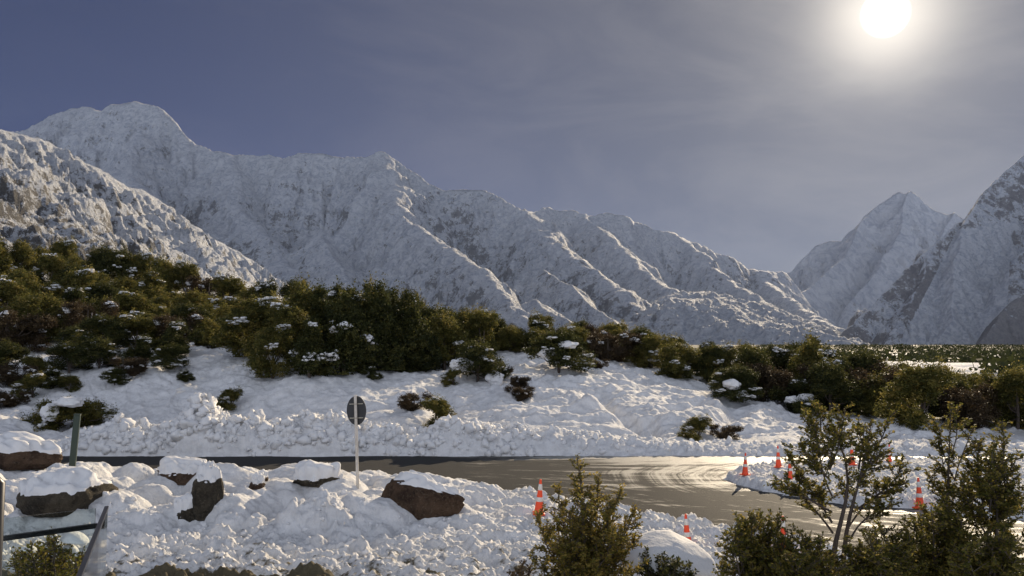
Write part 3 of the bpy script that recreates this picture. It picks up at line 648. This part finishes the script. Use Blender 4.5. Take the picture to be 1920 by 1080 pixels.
# ------------------------------------------------------------------ hillside trees
def crown_proto(seed, kind):
    rs = np.random.RandomState(seed); lobes = []
    if kind == 'round':
        for k in range(rs.randint(13, 18)):
            a = rs.uniform(0, 6.28); h = rs.uniform(.10, .86); rad = .36*math.sin(math.pi*min(1, h*.7+.27))*rs.uniform(.3, 1.1)
            lobes.append((rad*math.cos(a), rad*math.sin(a), h, rs.uniform(.12, .20), rs.uniform(.13, .20)))
    elif kind == 'tall':
        for k in range(15):
            h = .08+.86*k/14; rad = .27*(1-h)**.7*rs.uniform(.3, 1.2)+.01; a = rs.uniform(0, 6.28)
            s = .19*(1.1-h)+.03; lobes.append((rad*math.cos(a), rad*math.sin(a), h, s, s*1.1))
    else:
        for k in range(12):
            a = rs.uniform(0, 6.28); rad = rs.uniform(.05, .48); h = rs.uniform(.08, .8)*(1-.5*rad)
            lobes.append((rad*math.cos(a), rad*math.sin(a), h, rs.uniform(.12, .19), rs.uniform(.11, .18)))
    lobes = np.array(lobes)
    nC = 760; li = rs.choice(len(lobes), nC, p=lobes[:, 3]**2/np.sum(lobes[:, 3]**2)); d = rnd_dir(rs, nC); d[:, 2] = d[:, 2]*.9+.12
    rr = rs.uniform(.55, 1.15, nC)
    Lb = lobes[li]; C = Lb[:, :3]+d*np.stack([Lb[:, 3], Lb[:, 3], Lb[:, 4]], 1)*rr[:, None]
    ct = rs.rand(nC)**1.3*.78
    nL = 28; ii = np.repeat(np.arange(nC), nL); n = len(ii)
    off_ = rs.normal(size=(n, 3))*np.array([.030, .030, .019]); PP = C[ii]+off_
    up = rs.rand(nC) < .36  # upright tufts give a broken outline
    PP[:, 2] += np.where(up[ii], np.abs(rs.normal(size=n))*.06, 0)
    PP[:, 2] = np.maximum(PP[:, 2], .02)
    A = rnd_dir(rs, n)*(rs.uniform(.010, .022, n))[:, None]; B = np.cross(A, rnd_dir(rs, n)); B *= (.55*np.linalg.norm(A, axis=1)/(np.linalg.norm(B, axis=1)+1e-9))[:, None]
    V, F, Tn = leaves(PP, A, B, np.clip(ct[ii]+rs.rand(n)*.30, 0, 1))
    # trunk and limbs
    ln = [([(0, 0, -.05), (.01, .01, .25), (0, .02, .6)], [.03, .022, .008])]
    for l in lobes[:8]: ln.append(([(0, 0, .15+.2*rs.rand()), tuple(l[:3]*.6+np.array([0, 0, .03])), tuple(l[:3])], [.013, .009, .004]))
    tv, tf = tubes(ln, 5)
    # snow lying on the boughs
    sv = []; sf = []; so_ = 0; iv, fi = ICO[3]
    iv2, fi2 = ICO[2]; dns = np.array([np.sum(((C[:, :2]-c[:2])**2).sum(1)[C[:, 2] > c[2]] < .05**2) for c in C]); tops = np.nonzero((dns < 2) & (C[:, 2] > .2))[0]
    for k in range(rs.randint(4, 9)):
        c0 = C[tops[rs.randint(len(tops))]]; dd0 = ((C-c0)*np.array([1, 1, 1.6])); near_ = np.argsort((dd0**2).sum(1))[:rs.randint(3, 15)]
        pv_ = []; pf_ = []
        for m_, q in enumerate(near_):
            sz = rs.uniform(.020, .040); p = iv2*(1+.5*nz3(iv2, 1.6, m_+k*9+seed))[:, None]*np.array([sz*rs.uniform(.9, 1.6), sz, sz*.6])
            pv_.append(p+C[q]*.8+c0*.2+np.array([0, -.008, .016])); pf_.append(fi2+m_*len(iv2))
        sv.append((np.concatenate(pv_), np.concatenate(pf_)))
    return (V, F, Tn), (tv, tf), sv
PROTO = []; fi3 = ICO[3][1]
for i, (kd, ml) in enumerate([('round', m_leaf), ('round', m_leaf), ('tall', m_leaf_dark), ('wide', m_leaf), ('tall', m_leaf), ('round', m_leaf_dark), ('wide', m_leaf_brown), ('tall', m_leaf_dark), ('wide', m_leaf_dark)]):
    c, tk, sn = crown_proto(100+i*7, kd)
    r = thing('beech_tree', '', 'tree', (0, -50, 0))
    mesh_np('crown', c[0], c[1], ml, r, smooth=False, attrs={'tone': c[2]})
    mesh_np('trunk', tk[0], tk[1], m_bark, r)
    [mesh_np('snow_load', q[0], q[1], m_snow, r, fn=3) for q in sn]
    PROTO.append((r, kd, ['olive', 'olive', 'dark', 'olive', 'green', 'dark', 'brownish', 'dark', 'dark'][i]))
used = [False]*len(PROTO)
def inst(k, x, y, z, h, wf, rz, snow=True):
    src = PROTO[k][0]; c = src if not used[k] else None
    if c is None:
        c = src.copy(); COL.objects.link(c)
        for ch in src.children:
            if ch.name.startswith('snow_load') and not snow: continue
            d = ch.copy(); COL.objects.link(d); d.parent = c
    used[k] = True
    c.location = (x, y, z); c.scale = (h*wf, h*wf, h); c.rotation_euler = (0, 0, rz); return c
SKYX = [-400,0,60,100,160,200,280,350,400,430,470,530,570,600,650,700,735,760,800,840,865,900,930,960,985,1010,1030,1080,1130,1200,1300,1400,1470,1510,1535,1560,1600,1640,1700,1780,1850,1920,2300]
SKYY = [405,434,446,450,466,468,480,484,500,510,518,530,518,522,528,522,528,545,560,572,552,576,582,605,600,590,585,592,598,612,628,640,640,616,630,658,662,652,668,675,690,692,690]
LOWX = [-400,0,60,120,200,260,350,420,480,530,600,700,780,830,900,950,1010,1100,1180,1250,1330,1450,1600,1700,1850,1920,2300]
LOWY = [700,700,668,660,668,662,680,705,718,715,697,702,697,688,670,664,664,672,684,700,722,752,784,795,808,808,808]
LAND = [(0, 'at the far left of the hillside'), (70, 'above the snow-roofed shrub'), (137, 'above the dark green post'), (205, 'by the grey dead trunk'), (280, 'right of the grey dead trunk'), (345, 'above the brown cut boulder'), (400, 'above the tallest ploughed heap'), (470, 'left of the near spur foot'), (535, 'below the near spur foot'), (605, 'left of the round sign'), (665, 'straight above the round sign'), (730, 'in the tallest dark clump'), (790, 'above the slab boulder'), (850, 'above the snow-capped hill shrub'), (910, 'just left of the hill crest'), (975, 'over the hill crest'), (1045, 'behind the snow-mounded shrub'), (1110, 'above the yellow-green near shrub'), (1180, 'right of the hill crest'), (1255, 'above the half-buried cone'), (1325, 'above the roadside tufts'), (1397, 'above the island-tip cone'), (1462, 'above the second island cone'), (1525, 'left of the forked tree'), (1590, 'above the forked tree'), (1665, 'above the farthest cone'), (1725, 'above the cone between near trees'), (1785, 'above the thin near tree'), (1850, 'above the bushy near tree'), (1925, 'at the right end of the wood')]
trs = np.random.RandomState(77); cand = []
rows = [('front', 0), ('second', 1), ('third', 2), ('fourth', 3), ('fifth', 4), ('sixth', 5), ('top', 6)]
for rn, ri in rows:
    px = -70. + trs.uniform(0, 40)
    while px < 2000:
        low = np.interp(px, LOWX, LOWY); skyy = np.interp(px, SKYX, SKYY)
        bx, by, bz = hit(px, low, 36, 75)
        y = by + [0.3, 4, 8, 14, 21, 30, 41][ri]*(1 if px < 560 else .75) + trs.uniform(-1, 1)
        if px > 560 and ri > 4: px += 60; continue
        a, f_, u_ = ray(px, 600); x = a*y/f_
        gap = pn(np.array([x/7.]), np.array([y/5.]), 5)[0] < -.13 and px < 500 and ri in (0, 1, 2)
        if not gap: cand.append((ri, rn, px, x, y))
        px += (trs.uniform(.75, 1.25)*(2.15 if px < 560 else 2.5)*(1 if ri < 3 else 1.15))*FPX/y
cz = G(np.array([c[3] for c in cand]), np.array([c[4] for c in cand]))
recs = []
for (ri, rn, px, x, y), z in zip(cand, cz):
    skyz = P3(px, np.interp(px, SKYX, SKYY)+trs.uniform(-4, 10), y)[2]; al = skyz-z
    if al < .9: continue
    left = px < 560
    if left: h = min(al, trs.uniform(2.2, 4.2)) if ri < 6 else min(al, 9)
    else: h = min(al, trs.uniform(2.2, 4.5) if ri == 0 and not (585 < px < 820) else al*trs.uniform(.85, 1.03))
    if left and ri == 0: h = min(al, trs.uniform(1.5, 3.0))
    if h > 4.4 and not left: k = int(trs.choice([2, 4, 7, 2, 7, 0]))
    elif px > 1550: k = int(trs.choice([0, 1, 5, 6, 3, 6, 8]))
    elif 570 < px < 830: k = int(trs.choice([2, 7, 5, 4]))
    else: k = int(trs.choice([0, 1, 3, 4, 5, 0, 1, 6, 8]))
    if not left and ri >= 3 and trs.rand() < .3: continue
    wf = trs.uniform(1.0, 1.35)*(max(1, min(1.45, 2.6/h)))*(.62 if h > 6 else .8 if h > 4.6 else 1)
    recs.append([k, x, y, float(z)-.05, h, wf, trs.uniform(0, 6.28), trs.rand() < (.72 if px < 560 else .35), px, rn])
seen = {}
for rc in recs:
    k, x, y, z, h, wf, rz, sn, px, rn = rc
    ld = min(LAND, key=lambda q: abs(q[0]-px))[1]
    size = 'tall' if h > 4.2 else 'small' if h < 2.2 else 'mid-sized'
    rc.append((rn, size, PROTO[k][2], ld)); seen.setdefault(rc[-1], []).append(px)
for rc in recs:
    k, x, y, z, h, wf, rz, sn, px, rn, key = rc
    c = inst(k, x, y, z, h, wf, rz, sn); ps = sorted(seen[key]); suf = ''
    if len(ps) > 1: suf = (', left one' if ps.index(px) == 0 else ', right one' if ps.index(px) == len(ps)-1 else ', middle one')
    c['label'] = f'{key[1]} {key[2]} beech {key[3]}, {key[0]} row{suf}'; c['category'] = 'tree'; c['group'] = 'beech trees of the hillside wood'
# ------------------------------------------------------------------ separate shrubs on the open snow
SHR = [(128, 700, 1.7, 5, 'dark shrub on the snow above the green post'), (158, 800, 1.5, 3, 'bushy shrub right behind the green post'), (105, 806, 1.7, 3, 'brown-green shrub under the snow roof left of the green post'), (215, 722, .9, 5, 'small dark shrub on the snow slope right of the post'), (30, 720, 1.5, 6, 'brown thin shrub at the far left of the snow slope'), (60, 745, 1.2, 1, 'yellowish shrub low on the slope at the left'),
 (12, 700, 1.8, 5, 'dark round shrub at the far left foot of the wood'), (62, 712, 1.3, 1, 'olive shrub between snow patches, far left'), (100, 728, 1.1, 8, 'low dark shrub above the snow roof'), (185, 690, 1.7, 5, 'dark shrub at the wood edge right of the green post'), (245, 700, 1.2, 6, 'small brown shrub on the snow below the dead trunk'), (265, 676, 1.6, 8, 'dark shrub with snow below the dead trunk'), (320, 692, 1.4, 5, 'dark shrub at the lower wood edge above the cut boulder'), (130, 735, .9, 1, 'small olive shrub just above the green post'), (20, 760, 1.0, 6, 'low twiggy shrub beside the road bank, far left'), (345, 715, .7, 8, 'tiny dark shrub alone below the wood edge'), (160, 668, 1.5, 1, 'olive shrub in the snow clearing of the wood'), (215, 655, 1.2, 5, 'dark shrub in the snow clearing of the wood'), (700, 712, .8, 8, 'small dark shrub at the foot of the tallest clump'), (850, 722, .9, 1, 'olive tuft left of the snow-capped hill shrub'),
 (433, 765, 1.0, 1, 'thin yellow-green shrub behind the tallest ploughed heap'), (818, 802, 1.25, 1, 'yellow-green shrub rising behind the ploughed bank, right of the sign'), (777, 768, 1.0, 6, 'thin brown shrub on the slope right of the round sign'), (895, 716, 2.3, 5, 'dark shrub under a thick snow cap on the hill'), (975, 748, .9, 6, 'little dark shrub low on the open hillside'), (968, 725, .8, 6, 'reddish twiggy shrub just above the little dark shrub'), (935, 712, 1.0, 6, 'brown shrub next to the snow-capped hill shrub'),
 (1048, 696, 2.5, 5, 'snow-mounded dark shrub on the hill crest'), (1122, 690, .8, 6, 'small bare-looking shrub on the crest right of the mounded shrub'), (1310, 825, 1.0, 1, 'left one of two olive tufts at the roadside bank'), (1355, 822, .8, 6, 'right one of two olive tufts at the roadside bank'), (1378, 752, 2.0, 5, 'snow-laden shrub at the edge of the wood above the island'), (1505, 772, 2.1, 8, 'snow-laden dark shrub at the wood edge left of the forked tree'), (905, 690, 1.5, 8, 'shrub with broad snow pads behind the snow-capped hill shrub')]
for i, (px, py, h, k, lb) in enumerate(SHR):
    x, y, z = hit(px, py, 34, 90); c = inst(k, x, y, z-.14*h, h*1.15, 1.45, i*1.3, True); c.name = 'hillside_shrub'
    tag(c, lb, 'shrub', 'shrubs on the open snow slope')
# snow pads lying on shrubs (part of each shrub)
def snow_pad(parent_lb, px, py, w, h, dep, seed, Y=None):
    par = [o for o in bpy.data.objects if o.get('label') == parent_lb][0]; bpy.context.view_layer.update()
    yy = par.location.y-.75; c = P3(px, py, yy); iv, fi = ICO[4]
    p = iv*(1+.45*nz3(iv, 1.3, seed)+.22*nz3(iv, 3.0, seed+2)+.05*nz3(iv, 8, seed))[:, None]; p[:, 2] = np.where(p[:, 2] < 0, p[:, 2]*.75, p[:, 2])
    p = p*np.array([w/2, dep/2, h/2])
    from mathutils import Matrix
    M = Matrix.Translation(c); o = mesh_np('snow_pad', p, fi, m_snow, fn=3); o.parent = par; o.matrix_parent_inverse = par.matrix_world.inverted(); o.location = c
SL = {k: [q[4] for q in SHR if w in q[4]][0] for k, w in (('roof', 'under the snow roof'), ('cap', 'under a thick snow cap'), ('crest', 'snow-mounded dark'), ('edge', 'edge of the wood above'), ('dark', 'snow-laden dark'))}
for k, q in (('roof', (92, 775, .75, .95, .8, 4)), ('roof', (130, 755, 1.25, .50, 1.0, 6)), ('cap', (866, 684, 1.25, .8, 1.2, 8)), ('cap', (928, 712, 1.0, 1.0, 1.0, 9)), ('cap', (905, 672, .6, .35, .7, 10)), ('crest', (1026, 664, 1.1, .7, 1.0, 11)),
             ('crest', (1064, 648, 1.15, .55, 1.0, 13)), ('crest', (1040, 680, .6, .4, .6, 14)), ('edge', (1372, 722, 1.0, .7, .9, 15)), ('edge', (1392, 738, .6, .4, .6, 16)), ('dark', (1512, 748, 1.1, .6, .9, 17)), ('dark', (1484, 750, .7, .5, .7, 18))):
    snow_pad(SL[k], *q)
x, y, z = hit(203, 640, 40, 90)
v, f = tubes([([(0, 0, -.1), (.02, 0, .9), (-.02, 0, 1.7), (.01, 0, 2.4)], [.09, .075, .06, .04]), ([(0, 0, 1.5), (.15, 0, 1.8)], [.03, .012])], 8)
o = mesh_np('dead_trunk', v, f, m_bark_pale); o.location = (x, y-2.5, gz(x, y-2.5)); tag(o, 'grey dead trunk standing bare among the hillside trees', 'tree trunk')
# far wood on the valley floor
rs = np.random.RandomState(12); n = 3400
yy = np.concatenate([rs.uniform(82, 420, n//2)**1.0, rs.uniform(450, 1600, n//2)]); uf = rs.uniform(.30, .85, n); xx = uf*yy
keep = (fbm(xx/60, yy/25, 3, 4) > -.02) & ((yy < 140) | (yy > 152) | (uf < .5)); uf = uf[keep]; xx, yy = xx[keep], yy[keep]; n = len(xx)
hh = rs.uniform(1.6, 3.4, n)*np.where(yy > 450, 1.4, 1)
nl = 34; ii = np.repeat(np.arange(n), nl); m = len(ii)
C = np.stack([xx[ii]+rs.normal(size=m)*hh[ii]*.45, yy[ii]+rs.normal(size=m)*hh[ii]*.45, np.abs(rs.beta(2, 2, m))*hh[ii]], 1)
A = rnd_dir(rs, m)*(hh[ii]*.13)[:, None]; B = np.cross(A, rnd_dir(rs, m))
V, F, Tn = leaves(C, A, B, np.clip(rs.rand(m)*.35, 0, 1))
tag(mesh_np('far_wood', V, F, m_leaf_dark, smooth=False, attrs={'tone': Tn}), 'dark scrub and wood across the far valley floor', kind='stuff')

# ------------------------------------------------------------------ near shrubs and trees
def plant(name, label, cat, stems, seed, Y, leafmat=m_leaf_near, barkmat=m_bark, ls=.0165, tw=.34, flat=.5, dens=1.0, base=None, r0=.02, snow=None, toneb=0.):
    rs = np.random.RandomState(seed); ln = []; LC = []; LA = []; LB = []
    bp = np.array(base if base is not None else P3(stems[0][0], stems[0][1], Y))
    def curve(a, b, n, wob):
        t_ = np.linspace(0, 1, n)[:, None]; p = a+(b-a)*t_
        w = rs.normal(size=(2, 3))*wob*np.linalg.norm(b-a); return p+np.sin(t_*np.pi)*w[0]+np.sin(t_*2*np.pi)*w[1]*.5
    def leafy(P, dn):
        seg = np.linalg.norm(P[-1]-P[0]); n = max(4, int(seg/.0085*dn)); t_ = np.linspace(.12, 1, n)
        idx = t_*(len(P)-1); i0 = np.minimum(idx.astype(int), len(P)-2); fr_ = (idx-i0)[:, None]
        C = P[i0]*(1-fr_)+P[i0+1]*fr_; dr = P[-1]-P[0]; dr = dr/(np.linalg.norm(dr)+1e-9)
        side = np.cross(dr, [0, 0, 1.]); side = side/(np.linalg.norm(side)+1e-9)
        sg_ = np.where(np.arange(n) % 2, 1, -1)[:, None]
        ax = dr*.55+sg_*side*.8+rs.normal(size=(n, 3))*.45; ax /= np.linalg.norm(ax, axis=1)[:, None]
        nm = np.array([0, 0, 1.])+rs.normal(size=(n, 3))*.7; bx = np.cross(ax, nm); bx /= np.linalg.norm(bx, axis=1)[:, None]+1e-9
        s = ls*rs.uniform(.65, 1.25, n)[:, None]
        LC.append(C+ax*s*.9+rs.normal(size=(n, 3))*.006); LA.append(ax*s); LB.append(bx*s*.58)
    def twig(p, d, l, lev, dn):
        q = p+d*l+np.array([0, 0, .04*l]); P = curve(p, q, 5, .06)
        ln.append((P, np.linspace(.0032 if lev else .005, .0012, 5))); leafy(P, dn)
        if l > .09:
            m_ = int(l/.026)
            for i in range(m_):
                tt = rs.uniform(.15, .95); c = p+(q-p)*tt; e = rnd_dir(rs, 1)[0]; e[2] = e[2]*(1-flat)+.15
                dd2 = d*.75+e*.75; dd2 /= np.linalg.norm(dd2)
                l2 = l*rs.uniform(.22, .42)*(1.15-tt)
                if lev < 1: twig(c, dd2, max(l2, .04), lev+1, dn)
    for st in stems:
        bx_, by_, tx_, ty_, dy, rr, t0, tws = (list(st)+[None]*8)[:8]
        dy = dy or 0; rr = rr or r0; t0 = .25 if t0 is None else t0; tws = tws or 1.
        a = np.array(P3(bx_, by_, Y+dy*.3)); b = np.array(P3(tx_, ty_, Y+dy)); P = curve(a, b, 10, .035); Ln = np.linalg.norm(b-a)
        ln.append((P, np.linspace(rr, .003, 10)))
        nt_ = int(Ln*(1-t0)/.019*dens)
        for i in range(nt_):
            t_ = t0+(1-t0)*(i+rs.rand())/nt_; k = t_*9; i0 = min(int(k), 8); c = P[i0]*(1-(k-i0))+P[i0+1]*(k-i0)
            sd2 = (b-a)/Ln; e = rnd_dir(rs, 1)[0]; e[2] = e[2]*(1-flat)
            dr = sd2*rs.uniform(.35, .8)+e*rs.uniform(.7, 1.1); dr /= np.linalg.norm(dr)
            twig(c, dr, tw*tws*(.28+.72*(1-t_)**.8)*rs.uniform(.55, 1.15), 0, 1.)
        leafy(P[6:], 1.)
    C = np.concatenate(LC); V, F, Tn = leaves(C, np.concatenate(LA), np.concatenate(LB), np.clip(rs.rand(len(C))*.8+.1+toneb+.15*np.repeat(rs.rand(len(C)//40+1), 40)[:len(C)], 0, 1))
    g0 = gz(bp[0], bp[1]); org = np.array([bp[0], bp[1], g0])
    r = thing(name, label, cat, tuple(org))
    # main stems run down into the ground
    ln2 = list(ln)
    for st in stems:
        if st[1] > 1085:
            a = np.array(P3(st[0], st[1], Y+(st[4] or 0)*.3 if len(st) > 4 else Y)); e = np.array([org[0]+(a[0]-org[0])*.35, org[1]+(a[1]-org[1])*.35, org[2]-.05])
            ln2.append((np.array([e, (a+e)/2+[.01, .02, 0], a]), [(st[5] if len(st) > 5 and st[5] else r0)*1.35]*2+[(st[5] if len(st) > 5 and st[5] else r0)]))
    tv, tf = tubes(ln2, 4)
    mesh_np('foliage', V-org, F, leafmat, r, smooth=False, attrs={'tone': Tn}); mesh_np('branches', tv-org, tf, barkmat, r)
    print('PLANT', name, len(F)); return r
# central shrub
st = [(1100,1120,1083,868,0,.016,.1,1.0),(1090,1120,1045,915,.1,.014,.1,1),(1110,1120,1165,918,-.1,.014,.15,.9),(1080,1120,1010,960,.1,.014,.2,1),(1105,1120,1120,900,.2,.014,.1,1.1),(1115,1120,1190,955,0,.014,.2,1),(1085,1120,1022,1000,.25,.012,.2,1),(1110,1120,1190,1005,.2,.012,.2,1.1),(1100,1120,1100,945,-.25,.013,.1,1.2),(1095,1120,1065,960,-.25,.012,.1,1.2),(1110,1120,1140,950,-.2,.012,.1,1.2),(1100,1120,1150,1000,-.3,.012,.1,1.2),(1090,1120,1050,1010,-.3,.012,.1,1.2),(1100,1140,1000,1050,-.1,.012,.3,1),(1110,1140,1200,1060,-.1,.012,.3,1)]
plant('near_shrub', 'dense yellow-green shrub with upright shoots right of the tall orange cone', 'shrub', st, 5, 8.0, tw=.30, dens=.9, flat=.25, base=P3(1100, 1120, 8.0), ls=.0165, toneb=.25)
# forked tree
st = [(1565,1120,1555,790,0,.034,.55,.8),(1580,1120,1635,790,.1,.030,.55,.9),(1560,980,1475,845,.1,.012,.15,1),(1560,930,1515,775,0,.012,.2,1.1),(1556,880,1585,765,-.1,.01,.2,1),(1556,860,1535,762,.1,.01,.2,1.1),(1600,930,1672,770,.15,.012,.45,.7),(1605,900,1655,850,-.1,.01,.2,1.2),(1590,990,1700,905,.1,.012,.3,1),(1560,960,1450,905,-.1,.012,.25,1.1),(1562,1000,1490,890,.2,.011,.2,1.1),(1600,960,1690,865,.25,.01,.3,1),(1595,1010,1680,945,-.15,.01,.3,1),(1556,900,1500,830,-.2,.01,.1,1.3),(1610,880,1620,800,.25,.01,.1,1.2),(1556,870,1570,800,.2,.01,.1,1.1)]
plant('forked_tree', 'young forked beech tree with two dark stems in front of the road island', 'tree', st, 11, 7.6, tw=.30, dens=.62, flat=.72, base=P3(1570, 1120, 7.6))
st = [(1800,1120,1783,765,0,.024,.35,.75),(1795,1000,1755,800,.1,.01,.1,.9),(1790,900,1745,780,.1,.008,.3,.8),(1790,900,1825,800,-.1,.008,.2,.9),(1795,960,1735,880,.1,.009,.2,1),(1795,950,1845,850,0,.009,.2,1),(1798,1000,1730,950,-.1,.009,.2,1),(1785,850,1800,758,.1,.006,.1,.8)]
plant('thin_tree', 'thin upright beech sapling with one straight stem, between forked tree and bushy tree', 'tree', st, 13, 7.8, tw=.27, dens=.55, flat=.6, base=P3(1800, 1120, 7.8))
st = [(1850,1120,1862,820,0,.024,.3,1),(1855,1000,1880,790,.1,.01,.2,.9),(1855,1000,1835,830,.1,.01,.1,1),(1855,1000,1905,860,-.1,.01,.2,1.1),(1855,1010,1800,900,-.1,.01,.2,1.1),(1855,1020,1910,930,.15,.01,.2,1.1),(1855,1020,1810,960,.2,.01,.2,1.1),(1855,960,1860,860,-.2,.01,.1,1.3),(1855,1060,1920,1000,-.1,.01,.2,1.1),(1850,1040,1790,1000,-.2,.01,.2,1.1)]
plant('bushy_tree', 'bushy beech tree at the right edge, full of small leaves', 'tree', st, 17, 7.4, tw=.30, dens=.85, flat=.6, base=P3(1853, 1120, 7.4))
def low_shrub(px, topy, w, Y, seed, label, n=12, mat=m_leaf_near, bottom=1130, toneb=0., tw=.3, **kw):
    rs = np.random.RandomState(seed); st = []
    for i in range(n):
        q = (i+.5)/n*2-1; tx = px+q*w/2; ty = topy+(abs(q)**1.8)*55+rs.uniform(-12, 28); st.append((px+q*w*.15, bottom, tx, ty, rs.uniform(-.35, .35), .012, .12, rs.uniform(.8, 1.3)))
    return plant('low_shrub', label, 'shrub', st, seed, Y, mat, tw=tw, dens=.72, flat=.3, base=P3(px, bottom, Y), toneb=toneb, **kw)
low_shrub(1425, 965, 130, 7.2, 41, 'leafy low shrub with pointed shoots left of the forked tree', 11)
low_shrub(1520, 1015, 150, 6.8, 42, 'low shrub filling the foot of the forked tree', 12)
low_shrub(1655, 1000, 170, 6.9, 43, 'low dark shrub in front of the glaring wet road', 13)
low_shrub(1760, 945, 120, 7.3, 44, 'leafy shrub rising below the cone between the near trees', 12)
low_shrub(1860, 1010, 150, 6.7, 45, 'low dense shrub below the bushy tree', 13)
# shrub under the snow dome
r = low_shrub(1245, 1045, 130, 8.3, 46, 'dark low shrub under a broad smooth dome of snow', 11, m_leaf_dark)
def dome(par, px, py, Y, w, h, dep, seed, name='snow_dome'):
    c = P3(px, py, Y); iv, fi = ICO[5]
    p = iv*(1+.16*nz3(iv, .9, seed)+.05*nz3(iv, 2.6, seed+2)+.012*nz3(iv, 9, seed))[:, None]; p[:, 2] = np.where(p[:, 2] < 0, p[:, 2]*.35, p[:, 2])
    p = p*np.array([w/2, dep/2, h/2]); p[:, 2] -= .28*np.maximum(p[:, 0]-w*.05, 0)
    o = mesh_np(name, p+np.array(c)-np.array(par.location), fi, m_snow, fn=3); o.parent = par; return o
dome(r, 1252, 1052, 8.6, 1.0, .56, .75, 3)
low_shrub(975, 1052, 80, 8.2, 47, 'bare bronze twigs at the bottom left of the yellow-green shrub', 6, m_leaf_brown, tw=.16)
# bush under the glass
rb = low_shrub(95, 1010, 150, 5.2, 48, 'green bush with snow flecks below the glass balustrade', 14, toneb=.05, ls=.013, tw=.24)
for i, (px, py, w) in enumerate([(140, 1012, .16), (132, 1030, .10), (55, 1032, .09)]): dome(rb, px, py, 5.0, w, w*.6, w*.8, 20+i, 'snow_flake_pad')

# ------------------------------------------------------------------ glass balustrade by the camera
zt = 3.585
def at_z(px, py, z): a, f, u = ray(px, py); t = (z-CAMZ)/u; return Vector((a*t, f*t, z))
Pc = at_z(200, 951, zt); Pn = at_z(148, 1082, zt); Pl = at_z(-30, 976, zt); gy_ = Pc.y
bl = thing('glass_balustrade', 'glass corner balustrade with dark rail at the bottom left', 'balustrade', (Pc.x, Pc.y, zt-1.0))
O = Vector(bl.location)
def slab(name, a, b, z0, z1, th, mat, ext=0):
    d = (b-a); d.z = 0; L_ = d.length; d.normalize(); n = Vector((-d.y, d.x, 0))*th/2; a = a-O; b = b-O; V = []
    for q in (a, b):
        for s in (-1, 1):
            for zz in (z0, z1): V.append((q.x+n.x*s, q.y+n.y*s, zz-O.z))
    F = [(0, 1, 3, 2), (4, 6, 7, 5), (0, 4, 5, 1), (2, 3, 7, 6), (0, 2, 6, 4), (1, 5, 7, 3)]
    return mesh_py(name, V, F, mat, bl)
g1 = (Pl-Pc).normalized(); g2 = (Pn-Pc).normalized(); far2 = Pc+g2*1.35
slab('glass_pane', Pc+g1*.05, Pl, zt-.95, zt, .012, m_glass)
slab('glass_pane', Pc+g2*.012, far2, zt-.95, zt-.008, .012, m_glass)
slab('top_rail', Pc, far2, zt-.0075, zt+.006, .018, m_rail)
q0 = at_z(182, 984, zt-.09); q1 = at_z(-30, 1013, zt-.09)
slab('rail', q0, q1, zt-.105, zt-.082, .022, m_rail)
hx = at_z(2, 985, 3.5)
x_, y_ = P3(-7, 900, 2.2)[0], 2.2
v, f = tubes([([(0, 0, 0), (0, 0, 1.5), (0, 0, P3(0, 905, 2.2)[2]-2.0), (0, 0, P3(0, 900, 2.2)[2]-2.0+.01)], [.022, .022, .022, .006])], 16)
o = mesh_np('dark_pole', v, f, m_rail); o.location = (x_, y_, 2.0); tag(o, 'dark rounded pole cut by the left edge, close to the camera', 'pole')
#@@HAZE
me = bpy.data.meshes.new('haze'); x0, x1, y0, y1, z0, z1 = -16000, 20000, -300, 31000, -62, 3400
me.from_pydata([(x0,y0,z0),(x1,y0,z0),(x1,y1,z0),(x0,y1,z0),(x0,y0,z1),(x1,y0,z1),(x1,y1,z1),(x0,y1,z1)], [], [(0,3,2,1),(4,5,6,7),(0,1,5,4),(1,2,6,5),(2,3,7,6),(3,0,4,7)])
hz = bpy.data.objects.new('haze', me); COL.objects.link(hz); tag(hz, 'thin bluish air over the whole valley', kind='stuff')
t = NT('haze_air'); t.N.remove(t.b); pv = t.N.new('ShaderNodeVolumePrincipled'); pv.inputs['Color'].default_value = (.46, .58, .90, 1)
pv.inputs['Density'].default_value = 1.35e-5; pv.inputs['Anisotropy'].default_value = .12; t.L.new(pv.outputs[0], t.out.inputs['Volume']); me.materials.append(t.m)
